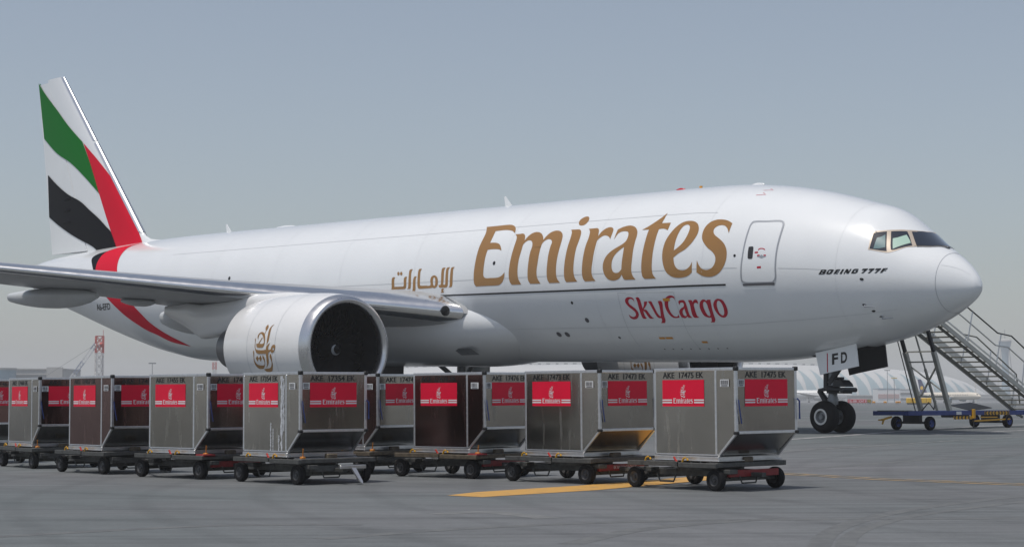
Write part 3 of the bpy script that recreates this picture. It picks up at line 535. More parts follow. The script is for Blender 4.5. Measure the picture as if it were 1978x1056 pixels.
    for sd in (1, -1):
        m = MB(); le_m = MB(); rings = []; lr = []
        for y in ys:
            c = te(y) - le(y); t = .125 - .035*min(1, (y - 1.2)/14); x, zu, zl = foil(c, t, .012); z0 = wz(y)
            rings.append([(le(y) + a, sd*y, z0 + b) for a, b in zip(x[::-1], zu[::-1])] + [(le(y) + a, sd*y, z0 + b) for a, b in zip(x[1:], zl[1:])])
            if y >= 3.1: 
                xs = np.array([.075, .05, .03, .015, .006, .0015, 0]); f = lambda X: 5*t*(.2969*np.sqrt(X) - .126*X - .3516*X**2 + .2843*X**3); cm = lambda X: .048*X*(1 - X); o = .012
                lr.append([(le(y) + X*c - o*(1 - X/.075), sd*y, z0 + (cm(X) + f(X))*c + o) for X in xs] + [(le(y) + X*c - o*(1 - X/.045), sd*y, z0 + (cm(X) - f(X)*.82)*c - o) for X in (.0015, .006, .015, .03, .042)])
        m.loft(rings); wg = part('wing', m, 'wing_grey', root, 40)
        le_m.loft(lr, caps=False, closed=False); part('leading_edge', le_m, 'polished_metal', wg, 40)
        for y, s0, s1, zc, w, h in ((13.5, 31.0, 38.3, -.66, .42, .52), (10.4, 32.0, 34.5, -.80, .3, .22), (7.6, 30.4, 36.0, -1.35, .45, .75), (20, 33.5, 41, .0, .36, .42), (26, 37, 43, .8, .3, .32)):
            b_ = MB(); rr = []
            for k in np.linspace(0, 1, 12):
                e = max(.03, math.sin(math.pi*min(1, (k*.86 + .02)**.8))**.7); rr.append([(s0 + (s1 - s0)*k, sd*(y + w*e*math.cos(a)), zc + (h*e*math.sin(a)*(1 if math.sin(a) < 0 else .6)) + .12*(k - .5)) for a in np.linspace(0, 2*math.pi, 14, endpoint=False)])
            b_.loft(rr); part('flap_track_fairing', b_, 'fairing_grey', wg, 50)
        b_ = MB(); b_.lathe([(0, .02), (.03, .16), (.06, .2), (.12, .2)], (21.60, sd*3.75, -1.20), (1, 0, 0), 14); part('landing_light', b_, 'ink', wg, 50)
    # --- engines
    NR = pchip([0, .04, .12, .3, .7, 1.3, 2.2, 3.2, 4.2, 5.0, 5.5], [1.70, 1.775, 1.825, 1.875, 1.93, 1.97, 1.985, 1.965, 1.90, 1.80, 1.72]); ES, EZ = 19.9, -2.73
    for sd in (1, -1):
        oy = sd*9.6; P = (ES, oy, EZ)
        m = MB(); m.lathe([(L, float(NR(L))) for L in np.linspace(.42, 5.5, 34)] + [(5.46, 1.66), (4.8, 1.6)], P, (1, 0, 0), 72); en = part('engine', m, 'nacelle_white', root, 40)
        m = MB(); m.lathe([(.42, float(NR(.42)) + .002), (.3, 1.875), (.12, 1.825), (.04, 1.775), (0, 1.70), (.02, 1.64), (.08, 1.59), (.2, 1.545), (.34, 1.53)], P, (1, 0, 0), 72); part('inlet_lip', m, 'lip_metal', en, 60)
        m = MB(); m.lathe([(.34, 1.53), (.8, 1.55), (1.3, 1.63), (1.9, 1.64), (2.1, .3)], P, (1, 0, 0), 72); part('inlet_duct', m, 'duct', en, 50)
        for k in range(22):
            b_ = MB(); a0 = 2*math.pi*k/22; L_ = []
            for i in range(9):
                r = .42 + 1.2*i/8; a = a0 + .30*math.sin(i/8*2.6)*sd; tw = .95 - .55*(1 - i/8); hw = .17 + .07*math.sin(i/8*3)
                for e in (-1, 1): L_.append((ES + 1.35 + e*hw*math.cos(tw), oy + r*math.cos(a + e*hw*math.sin(tw)/r), EZ + r*math.sin(a + e*hw*math.sin(tw)/r)))
            b_.add(L_, [(2*i, 2*i+1, 2*i+3, 2*i+2) for i in range(8)]); part('fan_blade', b_, 'fan_metal', en, 60)
        sp = [(.62, .01), (.66, .08), (.78, .2), (.95, .33), (1.2, .45), (1.5, .5)]; m = MB(); m.lathe(sp, P, (1, 0, 0), 32); spn = part('spinner', m, 'spinner_black', en, 60)
        spf = pchip([a for a, b in sp], [b for a, b in sp]); m = MB(); L_ = []
        for i in range(15):
            k = i/14; x = .70 + .17*k; a = (.9 + sd*0 - 3.6*k); wd = .008 + .030*math.sin(k*math.pi)**.8
            for e in (-1, 1): xx = x + e*wd; rr = float(spf(max(.62, xx))) + .008; L_.append((ES + xx - .006, oy + rr*math.cos(a), EZ + rr*math.sin(a)))
        m.add(L_, [(2*i, 2*i+1, 2*i+3, 2*i+2) for i in range(14)]); part('spinner_mark', m, 'trim_grey', spn, 60)
        m = MB(); m.lathe([(4.6, 1.25), (5.4, 1.22), (6.6, 1.0), (7.5, .78), (7.48, .7), (7.2, .68)], P, (1, 0, 0), 40); m.lathe([(7.0, .62), (7.6, .42), (8.4, .1), (8.5, .01)], P, (1, 0, 0), 24); part('exhaust_cone', m, 'dark_metal', en, 40)
        m = MB(); rr = []
        for s, zt, zb, w in ((21.5, -.78, -1.2, .05), (22.2, -.74, -1.4, .22), (23.5, -.66, -1.5, .34), (25.5, -.68, -1.7, .40), (27.5, -.90, -2.2, .42), (29.4, -1.0, -2.35, .36), (30.6, -.9, -1.9, .28), (32.4, -1.0, -1.35, .1)):
            rr.append([(s, oy + w*math.copysign(abs(math.cos(a))**.5, math.cos(a)), (zt + zb)/2 + (zt - zb)/2*math.copysign(abs(math.sin(a))**.6, math.sin(a))) for a in np.linspace(0, 2*math.pi, 20, endpoint=False)])
        m.loft(rr); part('pylon', m, 'nacelle_white', en, 50)
        for L in (1.75, 3.6):
            m = MB(); m.lathe([(L - .012, float(NR(L)) + .003), (L + .012, float(NR(L)) + .003)], P, (1, 0, 0), 72); part('cowl_seam', m, 'seam', en, 60)
        bms = [cut(filled([outline(l) for l in DEC['lg_' + k]]), .2, .15) for k in ('flag', 'dot', 'loop', 'mid', 'teh', 'reh')]
        def nac(u, v, sd=sd, oy=oy):
            r = NR(u) + .008; a = v/1.95; return np.stack([ES + u, oy + r*np.cos(a), EZ + r*np.sin(a)], -1)
        lay(bms, nac, 'airline_emblem', 'gold', en)
        m = MB(); m.box((ES + 3.2, oy + 1.55*sd*-1, EZ + 1.35), (1.3, .03, .45), Matrix.Rotation(R(45*sd), 3, 'X')); part('nacelle_strake', m, 'nacelle_white', en)
    # --- fin and rudder
    def fle(z): return 50.96 + (z - 3.59)*.992
    def fte(z): return 60.8 + .217*(z - 2.87)
    def fy(s, z):
        c = fte(z) - fle(z); x = np.clip((s - fle(z))/c, 0, 1); return 5*.09*c*(.2969*np.sqrt(x) - .126*x - .3516*x**2 + .2843*x**3 - .1015*x**4)
    def finring(z, x0, x1, cap=.0):
        c = fte(z) - fle(z); xs = .5*(1 - np.cos(np.linspace(0, math.pi, 20)))*(x1 - x0) + x0; s = fle(z) + xs*c; y = np.maximum(fy(s, z), .012) + cap
        return [(a, b, z) for a, b in zip(s, y)] + [(a, -b, z) for a, b in zip(s[::-1], y[::-1])]
    hz = lambda z: (56.28 + (z - 3.02)*.558 - fle(z))/(fte(z) - fle(z))
    zs = [2.2, 2.7, 3.3, 4, 5, 6.5, 8, 9.5, 11, 12.2, 12.62]
    m = MB(); m.loft([finring(z, 0, hz(z) - .004) for z in zs]); fin = part('fin', m, 'aircraft_white', root, 40)
    m = MB(); m.loft([finring(z, hz(z) + .004, 1) for z in [2.78, 3.3, 4, 5, 6.5, 8, 9.5, 11, 12.0, 12.45]]); part('rudder', m, 'aircraft_white', fin, 40)
    m = MB(); m.loft([[(fle(z) + x - .04, (sg*(float(fy(fle(z) + x, z)) + (.02 if x > 0 else 0))), z) for sg, x in ((1, .22), (1, .14), (1, .07), (1, .03), (1, .008), (1, 0), (-1, .008), (-1, .03), (-1, .07), (-1, .14), (-1, .22))] for z in [3.55, 5, 7, 8.6]], caps=False, closed=False)
    m.loft([[(fle(z) + x - .04, (sg*(float(fy(fle(z) + x, z)) + (.02 if x > 0 else 0))), z) for sg, x in ((1, .22), (1, .14), (1, .07), (1, .03), (1, .008), (1, 0), (-1, .008), (-1, .03), (-1, .07), (-1, .14), (-1, .22))] for z in [8.75, 10, 11.4, 12.6]], caps=False, closed=False); part('fin_leading_edge', m, 'alu_frame', fin, 50)
    m = MB(); rr = []
    for s, w, z1 in ((49.0, .03, 3.06), (49.6, .07, 3.09), (50.2, .12, 3.16), (50.7, .16, 3.36), (51.15, .2, 3.75)): rr.append([(s, w*c, 2.6 + (z1 - 2.6)*h) for c, h in ((1.8, 0), (1.2, .6), (.6, .92), (0, 1), (-.6, .92), (-1.2, .6), (-1.8, 0))])
    m.loft(rr, closed=False, caps=False); part('fin_fillet', m, 'aircraft_white', fin, 60)
    for k, mt in (('green', 'tail_green'), ('red', 'tail_red'), ('black', 'tail_black')):
        for sd in (1, -1): lay([cut(filled([outline(l) for l in DEC[k]]), .22, .6)], lambda u, v: np.stack([u, sd*(fy(u, v) + .03), v], -1), 'tail_stripe', mt, fin)
    for z in (5.75, 5.15, 4.5): 
        b_ = MB(); b_.tube([(57.7, .16, z), (58.6, .30, z - .02), (59.6, .1, z - .06)], [.03, .10, .03], 8); part('rudder_hinge_fairing', b_, 'tail_black', fin, 60)
    # --- tailplane
    for sd in (1, -1):
        m = MB(); rings = []
        for y in (.6, 2, 5, 8, 10.5, 10.9):
            k = (y - .6)/10.3; s0 = 53.8 + 6.6*k; c = 6.6 - 4.4*k; x, zu, zl = foil(c, .09, 0, 12); z0 = 1.0 + .11*(y - .6)
            rings.append([(s0 + a, sd*y, z0 + b) for a, b in zip(x[::-1], zu[::-1])] + [(s0 + a, sd*y, z0 + b) for a, b in zip(x[1:], zl[1:])])
        m.loft(rings); part('tailplane', m, 'wing_grey', root, 40)
    # --- small things on the roof
    for s in (22.3, 42.8): m = MB(); m.prism([(s + .32, 3.5), (s + .26, 3.53), (s - .22, 3.05), (s + .22, 3.05)], lambda p: (p[0], .02, p[1]), lambda p: (p[0], -.02, p[1])); part('blade_antenna', m, 'aircraft_white', root)
    for s, r, l, mt in ((12.89, .09, .24, 'red_lens'), (9.2, .07, .3, 'aircraft_white'), (38.05, .09, .8, 'aircraft_white')):
        m = MB(); m.lathe([(-l, .01), (-l*.8, r*.6), (0, r), (l*.8, r*.6), (l, .01)], (s, 0, float(ftop(s)) + .01), (1, 0, 0), 12); part('beacon' if mt == 'red_lens' else 'antenna_blister', m, mt, root, 50)
    m = MB(); m.box((11.9, 0, 3.15), (.1, .06, .1)); part('antenna_blister', m, 'amber', root)
    # --- nose gear
    g0 = gz(5.89, 0); ax = g0 + .535
    m = MB(); m.lathe([(0, .11), (.45, .11)], (5.89, 0, ax - .05), (0, 0, 1), 20); m.lathe([(.45, .11), (.45, .17), (.62, .19), (.75, .15), (2.5, .16)], (5.89, 0, ax - .05), (0, 0, 1), 20); m.tube([(5.89, -.42, ax), (5.89, .42, ax)], .09, 12)
    ng = part('nose_gear', m, 'gear_grey', root, 40)
    tyre = [(-.21, .26), (-.215, .36), (-.20, .44), (-.15, .50), (-.07, .53), (0, .535), (.07, .53), (.15, .50), (.20, .44), (.215, .36), (.21, .26)]
    tm = lathe_mesh(tyre, (0, 1, 0), 40, 'tyre', 'tyre', 60); rm = lathe_mesh([(.20, .01), (.21, .08), (.13, .10), (.12, .18), (.17, .22), (.205, .225), (.21, .27), (.15, .275), (-.15, .275), (-.21, .27), (-.12, .2), (-.1, .01)], (0, 1, 0), 36, 'gear_grey', 'rim', 30); rg = lathe_mesh([(.207, .205), (.222, .21), (.222, .265), (.207, .27)], (0, 1, 0), 36, 'rim_white', 'rim_ring', 30)
    for y in (.43, -.43):
        obj('tyre', tm, ng, (5.89, y, ax)); obj('wheel_hub', rm, ng, (5.89, y, ax), (0, 0, 0 if y > 0 else math.pi)); obj('rim_ring', rg, ng, (5.89, y, ax), (0, 0, 0 if y > 0 else math.pi))
    m = MB()
    for y in (.1, -.1): m.bar((6.0, y, ax + .95), (6.46, y*.5, ax + .86), .06, .10); m.bar((6.46, y*.5, ax + .86), (6.0, y, ax + .30), .06, .11)
    part('torque_link', m, 'gear_dark', ng)
    m = MB(); m.box((5.62, 0, ax + .80), (.75, .42, .05), bev=.01); m.tube([(5.25, -.38, ax + .90), (5.25, .38, ax + .90)], .08, 10); m.tube([(5.9, .25, ax + .90), (5.25, .34, ax + .90)], .05, 8); m.prism([(5.72, 1.0), (5.22, 1.0), (5.26, 1.1), (5.40, 1.22), (5.66, 1.24)], lambda p: (p[0], .24, ax + p[1]), lambda p: (p[0], -.24, ax + p[1])); m.box((5.62, 0, ax + 1.28), (.2, .3, .08), bev=.02); m.lathe([(.78, .17), (.86, .24), (.98, .24), (1.04, .17)], (5.89, 0, ax), (0, 0, 1), 16); part('steering_unit', m, 'gear_dark', ng, 30)
    m = MB(); m.box((6.1, 0, ax + 1.25), (.16, .34, .8), bev=.03); m.bar((5.95, .12, ax + 1.1), (5.4, .12, ax + 1.75), .1, .16); part('drag_brace', m, 'gear_dark', ng)
    lay([cut(filled([[(6.5, -5.28), (4.2, -5.28), (4.2, -4.46), (6.5, -4.46)]]), .3, .1)], lambda u, v: surf(u, v/3.1, .012), 'gear_bay', 'bay_dark', root)
    for sd, mt in ((1, 'aircraft_white'), (-1, 'gear_dark')):
        m = MB(); pl = [(6.0, -2.80), (4.33, -2.50), (4.23, -3.23), (5.46, -3.45), (5.8, -3.52)]; y0 = .76*sd
        m.prism(pl, lambda p: (p[0], y0 + .02, p[1]), lambda p: (p[0], y0 - .03, p[1])); gd = part('gear_door', m, mt if sd > 0 else 'gear_dark', root)
        if sd > 0:
            for ch, a, b in (('F', 5.30, 5.05), ('D', 4.93, 4.68)):
                lay([text_bm(ch, 1, 1, .035)], lambda u, v: np.stack([a + (b - a)*u, np.full(len(u), y0 + .026), -3.19 + .36*v + .075*((5.3 - (a + (b - a)*u))/.6)], -1), 'door_letter', 'ink', gd)
            m = MB(); m.box((5.49, y0 + .024, -3.12), (.035, .006, .62), Matrix.Rotation(R(1), 3, 'Y')); part('door_stripe', m, 'decal_red', gd)
    # --- main gear
    tm2 = lathe_mesh([(a*1.15, b*1.25) for a, b in tyre], (0, 1, 0), 32, 'tyre', 'tyre', 60); rm2 = lathe_mesh([(.22, .01), (.23, .12), (.15, .16), (.15, .24), (.22, .30), (.22, .34), (-.22, .34), (-.22, .3), (-.15, .1), (-.15, .01)], (0, 1, 0), 28, 'gear_grey', 'rim', 30)
    for sd in (1, -1):
        g1 = gz(31.8, sd*5.5) + .665; m = MB(); m.tube([(31.8, sd*5.5, g1), (31.8, sd*5.5, -2.0)], .2, 14); m.tube([(31.8, sd*5.4, g1 + 1.2), (31.8, sd*3.0, -2.4)], .11, 10); m.tube([(31.6, sd*5.4, g1 + 1.1), (29.6, sd*4.8, -2.4)], .11, 10); m.bar((30.2, sd*5.5, g1 + .03), (33.4, sd*5.5, g1 + .03), .24, .3, bev=.04)
        for k in (-1.46, 0, 1.46): m.tube([(31.8 + k, sd*5.5 - .7, g1), (31.8 + k, sd*5.5 + .7, g1)], .1, 10)
        mg = part('main_gear', m, 'gear_grey', root, 40)
        for k in (-1.46, 0, 1.46):
            for y in (-.7, .7): zz = gz(31.8 + k, sd*5.5 + y) + .668; obj('tyre', tm2, mg, (31.8 + k, sd*5.5 + y, zz)); obj('wheel_hub', rm2, mg, (31.8 + k, sd*5.5 + y, zz), (0, 0, 0 if y > 0 else math.pi))
        m = MB(); m.box((31.5, sd*6.0, -2.75), (2.2, .08, 1.6), bev=.02); part('gear_door', m, 'aircraft_white', root)
        m = MB(); m.box((31.5, sd*.9, -3.6), (2.6, .08, 1.0), bev=.02); part('gear_door', m, 'gear_dark', root)
    return root
build_aircraft()
# ------------------------------------------------------------------ air cargo containers
CH, XB, XO, YD, ZB, ZK = 1.626, .781, 1.226, .767, .10, .50       # height, half base, overhang, half depth, base lip, knee of the slope
MESH = {}
def shared(key, fn):
    if key not in MESH: MESH[key] = fn()
    return MESH[key]
def quad(pts, mt, name): m = MB(); m.add(pts, [tuple(range(len(pts)))]); return m.mesh(name, mt)
def panel(name, pts, mt, parent, n):                              # a sheet 12 mm thick standing on its outer face
    def mk():
        m = MB(); N = Vector(n)*.012; k = len(pts); m.add([Vector(p) for p in pts] + [Vector(p) - N for p in pts], [tuple(range(k)), tuple(range(k, 2*k))[::-1]] + [(i, i + k, (i+1) % k + k, (i+1) % k) for i in range(k)]); return m.mesh(name, mt)
    return obj(name, shared((name, mt, tuple(pts[0]), tuple(pts[2])), mk), parent)
def face_map(kind):                                               # sticker plane -> container coordinates; (u right, v up) as seen from outside
    if kind == 'side': return lambda u, v, o: np.stack([u, np.full(len(u), -YD - o), v], -1)
    return lambda u, v, o: np.stack([np.full(len(u), XO + o), u, v], -1)
def flat(bms, kind, o, name, mt, parent):
    f = face_map(kind); return lay(bms, lambda u, v: f(u, v, o), name, mt, parent)
def rect(x0, x1, z0, z1): return filled([[(x0, z0), (x1, z0), (x1, z1), (x0, z1)]])
def letters(x0, x1, z0, z1):
    bms = [filled([outline(l) for l in DEC[k]]) for k in ('E', 'm', 'i', 'r', 'a', 't', 'e', 's')]
    a = [v.co for b in bms for v in b.verts]; s0, s1 = min(c.x for c in a), max(c.x for c in a); t0, t1 = min(c.y for c in a), max(c.y for c in a)
    for b in bms:
        for v in b.verts: v.co = Vector((x0 + (s1 - v.co.x)/(s1 - s0)*(x1 - x0), z0 + (v.co.y - t0)/(t1 - t0)*(z1 - z0), 0))
    return bms
def emblem(cx, z0, h):
    bms = [filled([outline(l) for l in DEC['fl_' + k]]) for k in ('flag', 'dot', 'loop', 'mid', 'teh', 'reh')]
    for b in bms:
        for v in b.verts: v.co = Vector((cx + v.co.x*h, z0 + v.co.y*h, 0))
    return bms
def sticker(kind, x0, x1, parent):
    z0, z1 = .954, 1.42; c = (x0 + x1)/2; w = x1 - x0
    def cache(key, bms, o, name, mt, par):
        k = ('st', kind, key, round(x0, 3))
        if k in MESH:
            for b in bms(): b.free()
            return obj(name, MESH[k], par)
        ob = flat(bms(), kind, o, name, mt, par); MESH[k] = ob.data; return ob
    st = cache('red', lambda: [rect(x0, x1, z0, z1)], .005, 'airline_sticker', 'sticker_red', parent)
    cache('emb', lambda: emblem(c, z0 + .155, .225), .008, 'sticker_emblem', 'sticker_white', st)
    cache('let', lambda: letters(c - w*.235, c + w*.235, z0 + .052, z0 + .148), .008, 'sticker_name', 'sticker_white', st)
    cache('bars', lambda: [rect(a, b, z0 + d, z0 + d + .026) for a, b in ((x0, c - w*.265), (c + w*.265, x1)) for d in (.056, .098)], .008, 'sticker_stripes', 'sticker_white', st)
    return st
def container(num, x, y, yaw, skin, side, front, slope, extra=None, gap=' '):
    lab = 'cargo container numbered AKE %s EK with red stickers' % num
    if extra: lab = extra
    t = thing('cargo_container', lab, 'cargo container', ground_matrix(x, y, R(yaw), .508), 'air cargo containers on dollies')
    # skins
    panel('side_panel', [(-XB + .03, -YD, ZB), (.722, -YD, ZB), (.722, -YD, CH - .05), (-XB + .03, -YD, CH - .05)], side, t, (0, -1, 0))
    panel('side_panel', [(.768, -YD, ZB + .01), (XO - .03, -YD, ZK + .01), (XO - .03, -YD, CH - .05), (.768, -YD, CH - .05)], skin, t, (0, -1, 0))
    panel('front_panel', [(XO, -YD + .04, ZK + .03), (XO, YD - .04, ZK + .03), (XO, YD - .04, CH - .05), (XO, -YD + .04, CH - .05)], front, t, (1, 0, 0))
    panel('slope_panel', [(XB + .005, -YD + .03, ZB + .01), (XB + .005, YD - .03, ZB + .01), (XO - .006, YD - .03, ZK - .01), (XO - .006, -YD + .03, ZK - .01)], slope, t, (.67, 0, -.74))
    panel('side_panel', [(-XB + .03, YD, ZB), (XB, YD, ZB), (XO - .03, YD, ZK), (XO - .03, YD, CH - .05), (-XB + .03, YD, CH - .05)], skin, t, (0, 1, 0))
    panel('door_panel', [(-XB, -YD + .03, ZB), (-XB, YD - .03, ZB), (-XB, YD - .03, CH - .05), (-XB, -YD + .03, CH - .05)], skin, t, (-1, 0, 0))
    panel('roof_panel', [(-XB, -YD, CH - .004), (XO, -YD, CH - .004), (XO, YD, CH - .004), (-XB, YD, CH - .004)], 'alu_plain', t, (0, 0, 1))
    # frame extrusions
    def frame():
        m = MB(); w = .045; o = .006
        for s in (-1, 1):
            yy = s*(YD - w/2 + o)
            m.bar((-XB - o, yy, CH - .027), (XO + o, yy, CH - .027), w, .055, bev=.006)
            m.bar((-XB - o + w/2, yy, ZB), (-XB - o + w/2, yy, CH - .055), w, w, (0, 1, 0), .006)
            m.bar((XO + o - w/2, yy, ZK + .02), (XO + o - w/2, yy, CH - .055), w, w*1.35, (0, 1, 0), .006)
            m.bar((XB + .0, yy, ZB - .005), (XO - .015, yy, ZK - .005), w, .045, (0, 1, 0), .006)
            m.bar((-XB, yy, ZB + .012), (XB, yy, ZB + .012), w, .024, bev=.004)
            m.bar((.745, yy, ZB + .025), (.745, yy, CH - .055), w, .05, (0, 1, 0), .004)
        for xx, z in ((XO + o - w/2, CH - .027), (XO + o - w/2, ZK + .006), (-XB - o + w/2, CH - .027), (-XB - o + w/2, ZB + .012)):
            m.bar((xx, -YD + w, z), (xx, YD - w, z), w, .05, bev=.006)
        return m.mesh('frame', 'alu_frame', 30)
    obj('frame', shared('frame', frame), t)
    def rivets():
        m = MB()
        for z in np.arange(.2, 1.56, .12):
            for xx in (-XB + .02, .733, .757): m.box((xx, -YD - .007, z), (.011, .006, .011))
            if z > .55: m.box((XO - .03, -YD - .013, z), (.011, .006, .011)); m.box((XO + .013, -YD + .03, z), (.006, .011, .011)); m.box((XO + .013, YD - .03, z), (.006, .011, .011))
        for xx in np.arange(-.72, 1.2, .12): m.box((xx, -YD - .012, CH - .03), (.012, .006, .012))
        for yy in np.arange(-.66, .7, .12): m.box((XO + .012, yy, CH - .03), (.006, .012, .012)); m.box((XO + .012, yy, ZK + .008), (.006, .012, .012))
        return m.mesh('rivets', 'label_edge')
    rv = obj('rivets', shared('rivets', rivets), t); rv['kind'] = 'stuff'
    def base():
        m = MB(); m.box((0, 0, ZB/2 - .004), (2*XB + .03, 2*YD + .02, ZB - .012), bev=.012); m.box((0, 0, .012), (2*XB + .10, 2*YD + .08, .02), bev=.006); return m.mesh('base', 'alu_base', 30)
    obj('base', shared('base', base), t)
    for s in (-1, 1):
        for z, h in ((CH - .02, .075), (ZK + .0, .055)):
            def cap(s=s, z=z, h=h): m = MB(); m.box((XO - .012, s*(YD - .012), z), (.085, .085, h), bev=.015); return m.mesh('corner_cap', 'black_plastic', 30)
            obj('corner_cap', shared(('cap', s, z), cap), t)
    # print: stickers, identity numbers, barcode labels
    sticker('side', -.57, .467, t); sticker('front', -.55, .53, t)
    txt = 'AKE %s EK' % num
    for kind, a, b in (('side', -.56, .45), ('front', -.54, .50)):
        bm = text_bm('AKE  %s EK' % num, b - a, .108, .018)
        for v in bm.verts: v.co = Vector((a + v.co.x, 1.448 + v.co.y, 0))
        flat([bm], kind, .004, 'identity_number', 'ink', t)
    for kind, a, b in (('side', .865, 1.075), ('front', -.715, -.555)):
        k = ('lab', kind)
        if k not in MESH: MESH[k] = flat([rect(a, b, 1.295, 1.42)], kind, .0135 if kind == 'side' else .004, 'barcode_label', 'label_edge', t); lb = MESH[k]; MESH[k] = lb.data
        else: lb = obj('barcode_label', MESH[k], t)
        bars = []
        xx = a + .02
        rnd = random.Random(int(num))
        while xx < b - .03: w = rnd.choice((.006, .010, .014)); bars.append(rect(xx, xx + w, 1.333, 1.405)); xx += w + rnd.choice((.005, .009))
        bars.append(rect(a + .03, b - .03, 1.305, 1.322)); flat(bars, kind, .016 if kind == 'side' else .007, 'barcode', 'port_grey', lb)
    def strap(k):
        m = MB()
        if k: m.tube([(XO + .03, YD - .02, 1.08), (XO + .055, YD + .015, 1.04), (XO + .05, YD + .02, .72)], .016, 6)
        else: m.tube([(XO + .03, -YD + .03, 1.07), (XO + .035, -YD + .05, .9), (XO + .03, -YD + .10, .66)], .011, 6)
        return m.mesh('strap', 'strap_blue', 60)
    for k in (0, 1): obj('strap', shared(('strap', k), lambda: strap(k)), t)
    return t
def peel(t):                                                     # torn remains of an old film on one container
    rnd = random.Random(3); bms = []
    def blob(cx, z0, z1, w):
        L = []; Rr = []
        for k in range(22):
            z = z0 + (z1 - z0)*k/21; ww = w*(.35 + .65*rnd.random()); j = (rnd.random() - .5)*w*.5; L.append((cx - ww + j, z)); Rr.append((cx + ww*.8 + j, z))
        bms.append(filled([L + Rr[::-1]]))
    blob(.60, .13, 1.55, .055); blob(.67, .5, 1.5, .03); blob(.22, .12, .66, .028); blob(.30, .12, .55, .02); blob(.50, .12, .42, .03)
    flat(bms, 'side', .004, 'torn_film', 'peeled', t)
